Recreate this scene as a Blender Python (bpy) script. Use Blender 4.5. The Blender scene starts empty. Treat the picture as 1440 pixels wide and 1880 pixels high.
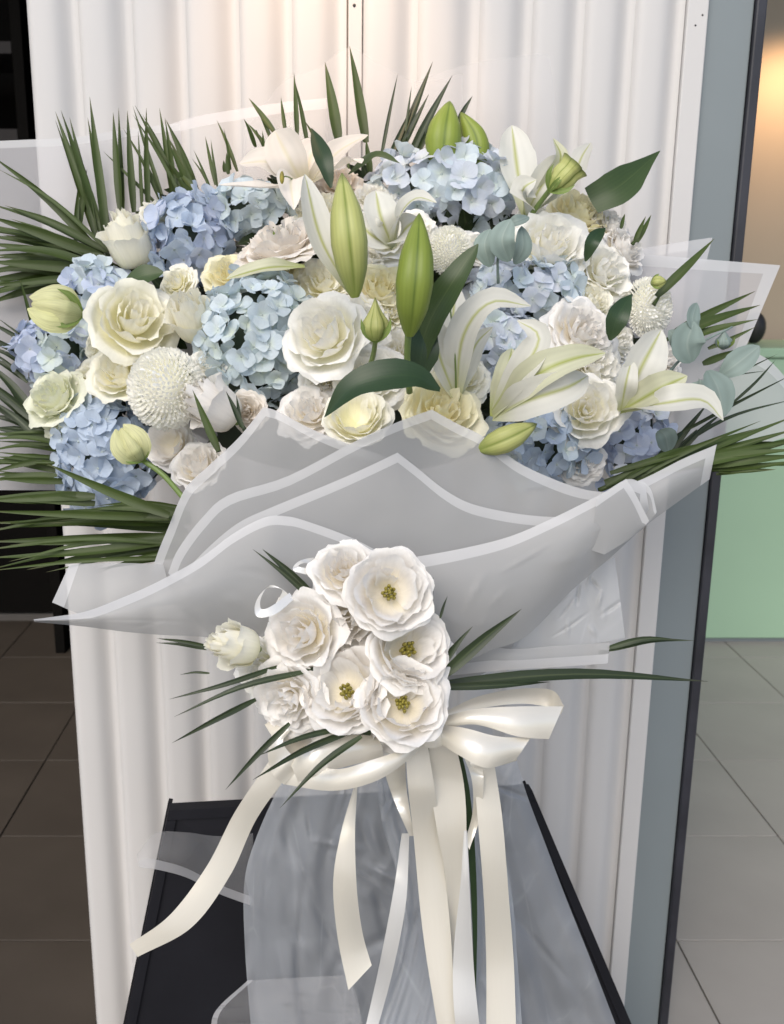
import bpy, math, random
import numpy as np
from mathutils import Vector, Matrix, Quaternion, noise

random.seed(7)
SC = bpy.context.scene
COL = SC.collection
R_ = math.radians

# ------------------------------------------------------------------ camera
F, CX, CY, PITCH, CAMH = 1766.0, 612.0, 940.0, R_(13.7), 1.5
cam_d = bpy.data.cameras.new('camera')
cam = bpy.data.objects.new('camera', cam_d)
COL.objects.link(cam)
cam.location = (0, 0, CAMH)
cam.rotation_euler = (math.pi / 2 - PITCH, 0, 0)
cam_d.sensor_fit = 'AUTO'
cam_d.sensor_width = 36.0
cam_d.lens = 36.0 * F / 1880.0
cam_d.shift_x = (720.0 - CX) / 1880.0
cam_d.dof.use_dof = True
cam_d.dof.focus_distance = 1.12
cam_d.dof.aperture_fstop = 9.0
cam_d.clip_start = 0.02
cam_d.clip_end = 200
SC.camera = cam

# ------------------------------------------------------------------ sky, sun, exposure
SUN_EL, SUN_AZ = R_(44), R_(203)      # azimuth measured clockwise from +Y: behind the camera, a little to the left
w = bpy.data.worlds.new('World')
SC.world = w
w.use_nodes = True
nt = w.node_tree
bg = nt.nodes['Background']
sky = nt.nodes.new('ShaderNodeTexSky')
sky.sky_type = 'NISHITA'
sky.sun_disc = False
sky.sun_elevation = SUN_EL
sky.sun_rotation = SUN_AZ
sky.dust_density = 2.0
sky.air_density = 1.0
sky.ozone_density = 0.6
nt.links.new(sky.outputs['Color'], bg.inputs['Color'])
bg.inputs['Strength'].default_value = 0.11
sd = bpy.data.lights.new('sun', 'SUN')
sd.energy = 1.3
sd.angle = R_(50)
sd.color = (1.0, 0.955, 0.89)
so = bpy.data.objects.new('sun', sd)
COL.objects.link(so)
sdir = Vector((math.sin(SUN_AZ) * math.cos(SUN_EL), math.cos(SUN_AZ) * math.cos(SUN_EL), math.sin(SUN_EL)))
so.rotation_euler = sdir.to_track_quat('Z', 'Y').to_euler()
so.location = (-1, -3, 5)
SC.view_settings.view_transform = 'Standard'
SC.view_settings.look = 'None'
SC.view_settings.gamma = 1
SC.view_settings.exposure = 0.74
SC.cycles.max_bounces = 14
SC.cycles.diffuse_bounces = 12
SC.cycles.transmission_bounces = 8
SC.cycles.transparent_max_bounces = 24

# ------------------------------------------------------------------ coordinates: a pixel of the photograph at a depth
CR = Vector((1, 0, 0))
CF = Vector((0, math.cos(PITCH), -math.sin(PITCH)))
CU = Vector((0, math.sin(PITCH), math.cos(PITCH)))
EYE = Vector((0, 0, CAMH))


def P(u, v, d):
    return EYE + CR * ((u - CX) / F * d) + CU * (-(v - CY) / F * d) + CF * d


def V(x, y, z):
    """a direction given as right, up, towards the viewer"""
    return (CR * x + CU * y - CF * z).normalized()


def on_y(u, v, Y):
    """the point of the vertical plane at distance Y"""
    r = P(u, v, 1.0) - EYE
    return EYE + r * (Y / r.y)


def dome(u, v):
    a = ((u - 640) / 620.0) ** 2 + ((v - 640) / 380.0) ** 2
    return 1.16 + 0.15 * min(a, 1.5) + (640 - v) * 0.00022


def dome_n(u, v, k=1.0):
    return V((u - 640) / 620.0 * 0.85 * k, (640 - v) / 380.0 * 0.75 * k + 0.12, 1.0)


# ------------------------------------------------------------------ materials
MATS = {}


def nodes_of(name):
    m = bpy.data.materials.new(name)
    m.use_nodes = True
    t = m.node_tree
    return m, t, t.nodes['Principled BSDF'], t.nodes['Material Output']


def ramp(t, fac, stops):
    r = t.nodes.new('ShaderNodeValToRGB')
    while len(r.color_ramp.elements) < len(stops):
        r.color_ramp.elements.new(0.5)
    for e, (p, c) in zip(r.color_ramp.elements, stops):
        e.position = p
        e.color = (*c, 1)
    t.links.new(fac, r.inputs['Fac'])
    return r.outputs['Color']


def mixc(t, fac, a, b, mode='MIX'):
    n = t.nodes.new('ShaderNodeMix')
    n.data_type = 'RGBA'
    n.blend_type = mode
    for inp, val in ((n.inputs[0], fac), (n.inputs[6], a), (n.inputs[7], b)):
        if isinstance(val, (int, float)):
            inp.default_value = val
        elif isinstance(val, tuple):
            inp.default_value = (*val, 1)
        else:
            t.links.new(val, inp)
    return n.outputs[2]


def uvxy(t):
    u = t.nodes.new('ShaderNodeUVMap')
    s = t.nodes.new('ShaderNodeSeparateXYZ')
    t.links.new(u.outputs['UV'], s.inputs[0])
    return s.outputs['X'], s.outputs['Y'], u.outputs['UV']


def noise_tex(t, scale, detail=3, vec=None, rough=0.5):
    n = t.nodes.new('ShaderNodeTexNoise')
    n.inputs['Scale'].default_value = scale
    n.inputs['Detail'].default_value = detail
    n.inputs['Roughness'].default_value = rough
    if vec is None:
        c = t.nodes.new('ShaderNodeTexCoord')
        vec = c.outputs['Object']
    t.links.new(vec, n.inputs['Vector'])
    return n.outputs['Fac']


def math_n(t, op, a, b=0.0, c=0.0):
    n = t.nodes.new('ShaderNodeMath')
    n.operation = op
    for i, val in enumerate((a, b, c)):
        if isinstance(val, (int, float)):
            n.inputs[i].default_value = val
        else:
            t.links.new(val, n.inputs[i])
    return n.outputs[0]


def bump(t, b, height, strength, dist):
    n = t.nodes.new('ShaderNodeBump')
    n.inputs['Strength'].default_value = strength
    n.inputs['Distance'].default_value = dist
    t.links.new(height, n.inputs['Height'])
    t.links.new(n.outputs['Normal'], b.inputs['Normal'])
    return n


def leafy(t, b, out, color, trans, tcol=None):
    """principled surface with some light passing through the blade"""
    tr = t.nodes.new('ShaderNodeBsdfTranslucent')
    if tcol is None:
        t.links.new(color, tr.inputs['Color'])
    else:
        tr.inputs['Color'].default_value = (*tcol, 1)
    mx = t.nodes.new('ShaderNodeMixShader')
    mx.inputs[0].default_value = trans
    t.links.new(color, b.inputs['Base Color'])
    t.links.new(b.outputs[0], mx.inputs[1])
    t.links.new(tr.outputs[0], mx.inputs[2])
    t.links.new(mx.outputs[0], out.inputs['Surface'])


def petal_mat(name, tip, base, alt, trans=0.34, rough=0.5, vein=0.10, basepos=0.45):
    m, t, b, out = nodes_of(name)
    x, y, uv = uvxy(t)
    c = ramp(t, y, [(0.0, base), (basepos, tip)])
    oi = t.nodes.new('ShaderNodeObjectInfo')
    c = mixc(t, math_n(t, 'MULTIPLY', oi.outputs['Random'], 0.6), c, alt)
    mp = t.nodes.new('ShaderNodeMapping')
    mp.inputs['Scale'].default_value = (14, 1.6, 1)
    t.links.new(uv, mp.inputs['Vector'])
    nz = noise_tex(t, 1.6, 4, mp.outputs['Vector'])
    shade = ramp(t, nz, [(0.3, (1 - vein,) * 3), (0.65, (1, 1, 1))])
    c = mixc(t, 0.7, c, shade, 'MULTIPLY')
    b.inputs['Roughness'].default_value = rough
    b.inputs['Specular IOR Level'].default_value = 0.3
    b.inputs['Sheen Weight'].default_value = 0.15
    bump(t, b, nz, 0.2, 0.0009)
    leafy(t, b, out, c, trans)
    MATS[name] = m


petal_mat('white_petal', (0.94, 0.93, 0.89), (0.88, 0.86, 0.60), (0.94, 0.92, 0.85), basepos=0.7)
petal_mat('pure_petal', (0.91, 0.89, 0.855), (0.87, 0.79, 0.55), (0.90, 0.87, 0.83), basepos=0.55)
petal_mat('cream_petal', (0.94, 0.92, 0.80), (0.88, 0.85, 0.50), (0.94, 0.92, 0.85), basepos=0.75)
petal_mat('yellow_petal', (0.90, 0.86, 0.60), (0.86, 0.74, 0.34), (0.90, 0.87, 0.74))
petal_mat('blush_petal', (0.89, 0.83, 0.75), (0.80, 0.72, 0.52), (0.89, 0.86, 0.81))
petal_mat('green_white_petal', (0.86, 0.87, 0.70), (0.66, 0.73, 0.36), (0.89, 0.88, 0.78))
petal_mat('bud_petal', (0.74, 0.74, 0.36), (0.44, 0.52, 0.14), (0.78, 0.76, 0.50), vein=0.35)
petal_mat('blue_strong', (0.53, 0.625, 0.755), (0.66, 0.74, 0.79), (0.63, 0.70, 0.78), vein=0.12, basepos=0.3)
petal_mat('blue_pale', (0.65, 0.745, 0.815), (0.74, 0.82, 0.73), (0.75, 0.81, 0.81), vein=0.12, basepos=0.4)
petal_mat('blue_green', (0.66, 0.75, 0.79), (0.72, 0.79, 0.64), (0.75, 0.82, 0.76), vein=0.12, basepos=0.5)
petal_mat('blue_lilac', (0.55, 0.63, 0.79), (0.70, 0.74, 0.82), (0.66, 0.70, 0.82), vein=0.12, basepos=0.3)
petal_mat('blue_grey', (0.66, 0.72, 0.81), (0.74, 0.79, 0.72), (0.75, 0.77, 0.83), vein=0.12, basepos=0.5)
petal_mat('pompon_petal', (0.95, 0.94, 0.90), (0.88, 0.87, 0.72), (0.95, 0.94, 0.90), trans=0.12, vein=0.05, basepos=0.5)


def rib_mat(name, side, mid, base, trans=0.2, midw=0.16, rough=0.42, veins=7, veinamt=0.2, tip=None):
    """long tepal or leaf: a coloured midrib, fine parallel veins"""
    m, t, b, out = nodes_of(name)
    x, y, uv = uvxy(t)
    ax = math_n(t, 'ABSOLUTE', math_n(t, 'SUBTRACT', x, 0.5))
    c = ramp(t, ax, [(0.0, mid), (midw, side)])
    c = mixc(t, ramp(t, y, [(0.0, (1, 1, 1)), (0.35, (0, 0, 0))]), c, base)
    if tip:
        c = mixc(t, ramp(t, y, [(0.86, (0, 0, 0)), (1.0, (1, 1, 1))]), c, tip)
    wv = math_n(t, 'SINE', math_n(t, 'MULTIPLY', x, veins * 6.283))
    nz = noise_tex(t, 30, 3)
    h = math_n(t, 'ADD', math_n(t, 'MULTIPLY', wv, 0.25), nz)
    sh = ramp(t, h, [(0.1, (1 - veinamt,) * 3), (0.9, (1, 1, 1))])
    c = mixc(t, 0.8, c, sh, 'MULTIPLY')
    oi = t.nodes.new('ShaderNodeObjectInfo')
    c = mixc(t, 0.5, c, ramp(t, oi.outputs['Random'], [(0, (0.7,) * 3), (1, (1.15,) * 3)]), 'MULTIPLY')
    b.inputs['Roughness'].default_value = rough
    b.inputs['Specular IOR Level'].default_value = 0.35
    bump(t, b, h, 0.12, 0.0006)
    leafy(t, b, out, c, trans)
    MATS[name] = m


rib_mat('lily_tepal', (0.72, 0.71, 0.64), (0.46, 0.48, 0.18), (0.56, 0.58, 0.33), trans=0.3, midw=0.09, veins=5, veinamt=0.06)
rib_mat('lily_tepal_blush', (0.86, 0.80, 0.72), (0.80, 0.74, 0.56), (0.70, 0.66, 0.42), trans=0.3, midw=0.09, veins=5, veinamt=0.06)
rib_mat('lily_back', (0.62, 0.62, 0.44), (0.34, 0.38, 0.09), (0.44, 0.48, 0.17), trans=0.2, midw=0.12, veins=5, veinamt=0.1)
rib_mat('lily_bud', (0.235, 0.30, 0.050), (0.115, 0.175, 0.024), (0.19, 0.26, 0.04), trans=0.1, midw=0.07, veins=8, veinamt=0.12, tip=(0.12, 0.17, 0.03))
rib_mat('lily_bud_pale', (0.46, 0.48, 0.17), (0.21, 0.26, 0.05), (0.30, 0.37, 0.09), trans=0.15, midw=0.09, veins=8, veinamt=0.15, tip=(0.14, 0.17, 0.05))
rib_mat('palm_blade', (0.050, 0.080, 0.014), (0.065, 0.09, 0.022), (0.042, 0.06, 0.015), trans=0.1, midw=0.1, rough=0.5, veins=9, veinamt=0.3, tip=(0.10, 0.10, 0.04))
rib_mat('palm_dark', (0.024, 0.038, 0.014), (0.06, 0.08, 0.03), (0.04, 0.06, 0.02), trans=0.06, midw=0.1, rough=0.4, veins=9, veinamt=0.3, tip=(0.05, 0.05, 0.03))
rib_mat('broad_leaf', (0.026, 0.052, 0.020), (0.034, 0.065, 0.024), (0.03, 0.055, 0.02), trans=0.08, midw=0.03, rough=0.36, veins=9, veinamt=0.12)
rib_mat('mid_leaf', (0.046, 0.078, 0.024), (0.07, 0.105, 0.035), (0.045, 0.075, 0.022), trans=0.1, midw=0.03, rough=0.38, veins=9, veinamt=0.15)
rib_mat('eucalyptus', (0.23, 0.295, 0.265), (0.29, 0.35, 0.31), (0.19, 0.25, 0.22), trans=0.1, midw=0.05, rough=0.6, veins=3, veinamt=0.2)
rib_mat('sepal', (0.20, 0.28, 0.07), (0.25, 0.32, 0.10), (0.16, 0.24, 0.05), trans=0.1)


def plain(name, col, rough=0.5, spec=0.5, var=0.12, scale=8.0, bmp=0.0, metal=0.0, detail=4):
    m, t, b, out = nodes_of(name)
    nz = noise_tex(t, scale, detail)
    c = ramp(t, nz, [(0.3, tuple(x * (1 - var) for x in col)), (0.7, tuple(min(1, x * (1 + var)) for x in col))])
    t.links.new(c, b.inputs['Base Color'])
    b.inputs['Roughness'].default_value = rough
    b.inputs['Specular IOR Level'].default_value = spec
    b.inputs['Metallic'].default_value = metal
    if bmp:
        bump(t, b, noise_tex(t, scale * 14, 4), bmp, 0.002)
    MATS[name] = m
    return m


plain('stem_green', (0.13, 0.19, 0.05), 0.45)
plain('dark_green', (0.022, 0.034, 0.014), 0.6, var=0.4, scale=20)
plain('stamen_yellow', (0.24, 0.205, 0.035), 0.6, var=0.6, scale=60)
plain('floret_eye', (0.40, 0.46, 0.44), 0.6)
plain('pillar_white', (0.565, 0.55, 0.535), 0.5, 0.35, var=0.025, scale=2.5, bmp=0.06)
plain('grey_paint', (0.20, 0.228, 0.236), 0.5, 0.4, var=0.05, scale=3, bmp=0.05)
plain('black_trim', (0.025, 0.025, 0.032), 0.4, 0.5, var=0.4, scale=9)
plain('stand_black', (0.010, 0.010, 0.013), 0.5, 0.2, var=0.25, scale=5, bmp=0.05)
plain('brown_tile', (0.068, 0.056, 0.045), 0.45, 0.4, var=0.15, scale=3)
plain('grey_tile', (0.345, 0.325, 0.30), 0.4, 0.4, var=0.07, scale=3)
plain('pavement', (0.42, 0.41, 0.39), 0.8, 0.2, var=0.1, scale=2)
plain('grout', (0.16, 0.15, 0.14), 0.8)
plain('room_shade', (0.004, 0.0035, 0.003), 0.8, 0.1)  # near-black colour stands in for the dimness of the unlit room
plain('dark_shelf', (0.03, 0.027, 0.027), 0.6, 0.2)
plain('beige_wall', (0.46, 0.39, 0.31), 0.7, 0.2, var=0.05, scale=1.5)
plain('green_panel', (0.34, 0.50, 0.35), 0.45, 0.4, var=0.04, scale=1.5)
plain('blob_black', (0.012, 0.011, 0.012), 0.5)
plain('speck_dark', (0.03, 0.03, 0.03), 0.5)
plain('speck_light', (0.75, 0.75, 0.75), 0.5)
plain('reflection_red', (0.5, 0.05, 0.03), 0.4)


def satin(name, col, col2):
    m, t, b, out = nodes_of(name)
    x, y, uv = uvxy(t)
    mp = t.nodes.new('ShaderNodeMapping')
    mp.inputs['Scale'].default_value = (60, 3, 1)
    t.links.new(uv, mp.inputs['Vector'])
    nz = noise_tex(t, 3, 3, mp.outputs['Vector'])
    c = ramp(t, nz, [(0.3, col2), (0.7, col)])
    t.links.new(c, b.inputs['Base Color'])
    b.inputs['Roughness'].default_value = 0.26
    b.inputs['Specular IOR Level'].default_value = 0.9
    b.inputs['IOR'].default_value = 2.3
    b.inputs['Anisotropic'].default_value = 0.75
    tg = t.nodes.new('ShaderNodeTangent')
    tg.direction_type = 'UV_MAP'
    tg.uv_map = 'UVMap'
    t.links.new(tg.outputs[0], b.inputs['Tangent'])
    b.inputs['Sheen Weight'].default_value = 0.1
    b.inputs['Sheen Roughness'].default_value = 0.35
    bump(t, b, nz, 0.12, 0.0006)
    leafy(t, b, out, c, 0.12)
    MATS[name] = m


satin('cream_satin', (0.77, 0.725, 0.62), (0.745, 0.695, 0.585))
satin('white_satin', (0.72, 0.71, 0.68), (0.69, 0.68, 0.65))


def paper(name, col, alpha, trans, rough=0.4, bm=0.15, crinkle=0.0):
    """frosted translucent plastic wrap"""
    m, t, b, out = nodes_of(name)
    nz = noise_tex(t, 7, 4)
    c = ramp(t, nz, [(0.3, tuple(x * 0.95 for x in col)), (0.7, col)])
    a_ = None
    if crinkle:
        tc = t.nodes.new('ShaderNodeTexCoord')
        lines = None
        for sc_, rz, th in ((6.5, 0.45, .030), (11.0, -0.6, .022)):
            mp = t.nodes.new('ShaderNodeMapping')
            mp.inputs['Rotation'].default_value = (0, rz, 0)
            mp.inputs['Scale'].default_value = (1.2, 0.8, 0.30)
            t.links.new(tc.outputs['Object'], mp.inputs['Vector'])
            vo = t.nodes.new('ShaderNodeTexVoronoi')
            vo.feature = 'DISTANCE_TO_EDGE'
            vo.inputs['Scale'].default_value = sc_
            t.links.new(mp.outputs['Vector'], vo.inputs['Vector'])
            ln = math_n(t, 'MULTIPLY', ramp(t, vo.outputs['Distance'], [(0.0, (1, 1, 1)), (th, (.22,) * 3), (th * 4.5, (0, 0, 0))]),
                        ramp(t, noise_tex(t, sc_ * 1.3, 2), [(0.42, (0, 0, 0)), (0.66, (1, 1, 1))]))
            lines = ln if lines is None else math_n(t, 'MAXIMUM', lines, ln)
        c = mixc(t, math_n(t, 'MULTIPLY', lines, 0.25), c, (0.82, 0.84, 0.87))  # paler lines paint in crease highlights along with stress whitening
        a_ = math_n(t, 'MULTIPLY_ADD', lines, crinkle, alpha)
    t.links.new(c, b.inputs['Base Color'])
    b.inputs['Roughness'].default_value = rough
    b.inputs['Specular IOR Level'].default_value = 0.45
    bump(t, b, noise_tex(t, 16, 3), bm, 0.004)
    tr = t.nodes.new('ShaderNodeBsdfTranslucent')
    t.links.new(c, tr.inputs['Color'])
    tp = t.nodes.new('ShaderNodeBsdfTransparent')
    m1 = t.nodes.new('ShaderNodeMixShader')
    m1.inputs[0].default_value = trans
    m2 = t.nodes.new('ShaderNodeMixShader')
    m2.inputs[0].default_value = alpha
    if a_ is not None:
        t.links.new(a_, m2.inputs[0])
    t.links.new(b.outputs[0], m1.inputs[1])
    t.links.new(tr.outputs[0], m1.inputs[2])
    t.links.new(tp.outputs[0], m2.inputs[1])
    t.links.new(m1.outputs[0], m2.inputs[2])
    t.links.new(m2.outputs[0], out.inputs['Surface'])
    MATS[name] = m


paper('wrap_front', (0.44, 0.44, 0.435), 0.72, 0.3)
paper('wrap_back', (0.60, 0.59, 0.60), 0.62, 0.35)
paper('wrap_sheer', (0.66, 0.65, 0.65), 0.24, 0.4)
paper('wrap_skirt', (0.60, 0.625, 0.66), 0.54, 0.3, rough=0.18, bm=0.08, crinkle=0.05)
paper('wrap_crinkled', (0.56, 0.57, 0.58), 0.72, 0.35, rough=0.3, bm=0.2, crinkle=0.06)
paper('border_white', (0.62, 0.62, 0.62), 0.8, 0.3)
paper('border_sheer', (0.74, 0.73, 0.74), 0.5, 0.3)


# ------------------------------------------------------------------ objects
def link(o):
    COL.objects.link(o)
    return o


def thing(name, label, cat, loc, quat=None, group=None, scale=None):
    o = link(bpy.data.objects.new(name, None))
    o.empty_display_size = 0.02
    o.rotation_mode = 'QUATERNION'
    o.location = loc
    if quat is not None:
        o.rotation_quaternion = quat
    if scale is not None:
        o.scale = (scale,) * 3 if isinstance(scale, (int, float)) else scale
    tag(o, label, cat, group)
    return o


def tag(o, label=None, cat=None, group=None, kind=None):
    if label:
        o['label'] = label
    if cat:
        o['category'] = cat
    if group:
        o['group'] = group
    if kind:
        o['kind'] = kind
    return o


def child(name, mesh, parent, mat=None, m=None):
    """an object with MESH under PARENT; M is its matrix in the parent's frame"""
    o = link(bpy.data.objects.new(name, mesh))
    o.parent = parent
    if m is not None:
        o.matrix_local = m
    if mat is not None:
        setmat(o, mat)
    return o


def setmat(o, mat):
    me = o.data
    if not me.materials:
        me.materials.append(MATS[mat])
    elif me.materials[0] != MATS[mat]:
        o.material_slots[0].link = 'OBJECT'
        o.material_slots[0].material = MATS[mat]


def raw_mesh(name, verts, faces, uvs=None, smooth=True):
    me = bpy.data.meshes.new(name)
    me.from_pydata([tuple(v) for v in verts], [], faces)
    if smooth:
        me.polygons.foreach_set('use_smooth', [True] * len(me.polygons))
    if uvs is not None:
        l = me.uv_layers.new(name='UVMap')
        idx = np.empty(len(me.loops), dtype=np.int32)
        me.loops.foreach_get('vertex_index', idx)
        l.data.foreach_set('uv', np.asarray(uvs, dtype=np.float32)[idx].ravel())
    me.update()
    return me


def grid_mesh(name, rows, uvs=None, smooth=True):
    n, m = len(rows), len(rows[0])
    vs = [p for r in rows for p in r]
    fs = [(i * m + j, i * m + j + 1, (i + 1) * m + j + 1, (i + 1) * m + j) for i in range(n - 1) for j in range(m - 1)]
    if uvs is None:
        uvs = [(j / (m - 1), i / (n - 1)) for i in range(n) for j in range(m)]
    return raw_mesh(name, vs, fs, uvs, smooth)


def local(o, me):
    """re-express a mesh made in world coordinates in the frame of O"""
    mw = Matrix.LocRotScale(o.location, o.rotation_quaternion, o.scale)
    me.transform(mw.inverted())
    return me


def cr_c(pts, n, ks):
    """cr with sharp corners at the points KS"""
    if not ks:
        return cr(pts, n)
    cuts = [0] + list(ks) + [len(pts) - 1]
    out = []
    for a, b in zip(cuts, cuts[1:]):
        m = max(3, round(n * (b - a) / (len(pts) - 1)))
        c = cr(pts[a:b + 1], m)
        out.append(c if not out else c[1:])
    return np.vstack(out)


def cr(pts, n):
    """n points along a Catmull-Rom curve through PTS (lists of floats or vectors)"""
    a = np.array([list(p) for p in pts], dtype=float)
    if len(a) == 2:
        t = np.linspace(0, 1, n)[:, None]
        return a[0] * (1 - t) + a[1] * t
    a = np.vstack([2 * a[0] - a[1], a, 2 * a[-1] - a[-2]])
    seg = len(a) - 3
    out = []
    for k in range(n):
        x = k / (n - 1) * seg
        i = min(int(x), seg - 1)
        t = x - i
        p0, p1, p2, p3 = a[i:i + 4]
        out.append(0.5 * (2 * p1 + (p2 - p0) * t + (2 * p0 - 5 * p1 + 4 * p2 - p3) * t * t + (3 * p1 - p0 - 3 * p2 + p3) * t ** 3))
    return np.array(out)


def cr_len(pts, n):
    """like cr, at even steps of length"""
    f = cr(pts, 200)
    d = np.concatenate([[0], np.cumsum(np.linalg.norm(np.diff(f, axis=0), axis=1))])
    s = np.linspace(0, d[-1], n)
    return np.stack([np.interp(s, d, f[:, k]) for k in range(f.shape[1])], axis=1)


PROFILES = {
    'leaflet': [(0, .55), (.12, .9), (.3, 1), (.55, .82), (.8, .42), (1, .02)],
    'wide': [(0, .8), (.25, 1), (.45, .9), (.6, .62), (.8, .3), (1, .02)],
    'tepal': [(0, .22), (.15, .5), (.4, .95), (.58, 1), (.8, .74), (.93, .36), (1, .03)],
    'leaf': [(0, .12), (.12, .55), (.35, .98), (.5, 1), (.75, .66), (.92, .24), (1, .02)],
    'oval': [(0, .15), (.1, .55), (.35, 1), (.6, 1), (.85, .62), (.96, .28), (1, .04)],
    'spindle': [(0, .24), (.06, .46), (.22, .84), (.42, 1), (.62, .88), (.82, .52), (.94, .25), (1, .04)],
    'point': [(0, .3), (.1, .7), (.28, 1), (.45, .92), (.62, .55), (.8, .26), (1, .03)],
    'goblet': [(0, .12), (.1, .42), (.3, .8), (.55, .92), (.75, .88), (.9, 1.0), (1, 1.12)],
    'bud': [(0, .2), (.08, .6), (.3, 1), (.55, .92), (.8, .6), (.95, .3), (1, .06)],
}


def prof(kind, t):
    a = PROFILES[kind]
    return float(np.interp(t, [x for x, _ in a], [y for _, y in a]))


def blade(name, pts, width, kind='leaflet', facing=None, cup=0.25, n=12, m=5, twist=0.0, wave=0.0):
    """a leaf, leaflet or tepal along world points; FACING is the way its face looks"""
    c = cr_len(pts, n)
    c = [Vector(p) for p in c]
    facing = facing or V(0, 0.25, 1)
    rows = []
    ph = random.uniform(0, 6)
    for i in range(n):
        t = i / (n - 1)
        tg = (c[min(i + 1, n - 1)] - c[max(i - 1, 0)]).normalized()
        fc = Quaternion(tg, twist * t) @ facing
        s = tg.cross(fc)
        if s.length < 1e-4:
            s = tg.cross(Vector((0.3, 0.2, 1)))
        s.normalize()
        nn = s.cross(tg).normalized()
        hw = width * 0.5 * prof(kind, t)
        row = []
        for j in range(m):
            q = j / (m - 1) * 2 - 1
            wv = wave * width * math.sin(ph + t * 13 + q * 1.5) * abs(q) * (t * (1 - t) * 4)
            row.append(c[i] + s * (q * hw) + nn * (cup * hw * abs(q) ** 1.5 + wv))
        rows.append(row)
    return grid_mesh(name, rows)


def spindle(name, pts, width, kind='spindle', lobes=3, depth=0.10, n=18, m=24):
    """a closed bud: a body of revolution with LOBES soft ridges"""
    c = [Vector(p) for p in cr_len(pts, n)]
    rows, uvs = [], []
    for i in range(n):
        t = i / (n - 1)
        tg = (c[min(i + 1, n - 1)] - c[max(i - 1, 0)]).normalized()
        s = tg.cross(V(0, 0, 1)).normalized()
        nn = s.cross(tg).normalized()
        r0 = width * 0.5 * prof(kind, t)
        for_row = []
        for j in range(m + 1):
            a = 2 * math.pi * j / m
            lob = abs(math.sin(lobes * (a + 0.5) * 0.5))
            r = r0 * (1 - depth * (1 - lob) ** 2 * 1.8)
            for_row.append(c[i] + s * (math.cos(a) * r) + nn * (math.sin(a) * r))
            uvs.append((((a + 0.5) * lobes / (2 * math.pi) + 0.5) % 1.0, t))
        rows.append(for_row)
    return grid_mesh(name, rows, uvs)


def tube(name, pts, r0, r1=None, n=10, m=8):
    r1 = r0 if r1 is None else r1
    c = [Vector(p) for p in cr_len(pts, n)]
    rows = []
    for i in range(n):
        t = i / (n - 1)
        tg = (c[min(i + 1, n - 1)] - c[max(i - 1, 0)]).normalized()
        s = tg.cross(V(0.1, 0.3, 1)).normalized()
        nn = s.cross(tg)
        r = r0 + (r1 - r0) * t
        rows.append([c[i] + s * (math.cos(2 * math.pi * j / m) * r) + nn * (math.sin(2 * math.pi * j / m) * r) for j in range(m + 1)])
    # close the ends
    rows = [[c[0]] * (m + 1)] + rows + [[c[-1]] * (m + 1)]
    return grid_mesh(name, rows)


def ellipsoid(name, a, b, c, n=8, m=12):
    rows = [[Vector((a * math.sin(math.pi * i / n) * math.cos(2 * math.pi * j / m), b * math.sin(math.pi * i / n) * math.sin(2 * math.pi * j / m),
                     c * math.cos(math.pi * i / n))) for j in range(m + 1)] for i in range(n + 1)]
    return grid_mesh(name, rows)


def box_mesh(name, x0, x1, y0, y1, z0, z1, bev=0.0):
    v = [(x, y, z) for x in (x0, x1) for y in (y0, y1) for z in (z0, z1)]
    f = [(0, 1, 3, 2), (4, 6, 7, 5), (0, 4, 5, 1), (2, 3, 7, 6), (0, 2, 6, 4), (1, 5, 7, 3)]
    me = raw_mesh(name, v, f, smooth=False)
    if bev:
        import bmesh
        bm = bmesh.new()
        bm.from_mesh(me)
        bmesh.ops.bevel(bm, geom=bm.edges[:], offset=bev, segments=2, affect='EDGES', profile=0.5)
        bm.to_mesh(me)
        bm.free()
    return me


def face_quat(n, roll=0.0):
    q = n.to_track_quat('Z', 'Y')
    return q @ Quaternion((0, 0, 1), roll)


# ================================================================== THE SETTING
YP = 1.66                                                   # front of the pillar
# ---- floor with its tiles
fl = link(bpy.data.objects.new('floor', box_mesh('floor', -60, 60, 0.0, 60, -0.12, -0.012)))
setmat(fl, 'grout')
tag(fl, kind='structure')
pv = link(bpy.data.objects.new('pavement', box_mesh('pavement', -60, 60, -60, -0.002, -0.12, 0.0)))  # unseen pale ground behind the camera, added for bounce and reflections
setmat(pv, 'pavement')
tag(pv, kind='structure')
TS, G = 0.43, 0.004
tile_me = box_mesh('tile', G / 2, TS - G / 2, G / 2, TS - G / 2, -0.011, 0.0, 0.0012)
tile_me.materials.append(MATS['grey_tile'])
for i in range(-6, 8):
    for k in range(0, 6):
        x, y = 0.80 + (i - 2) * TS, 1.94 + (k - 1) * TS
        left_bit = x < -0.2
        if -0.25 < x < 0.35 and y < 2.8:
            continue
        o = child('tile', tile_me, fl)
        o.location = (x, y, random.uniform(-0.0006, 0.0006))
        setmat(o, 'brown_tile' if left_bit else 'grey_tile')
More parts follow.
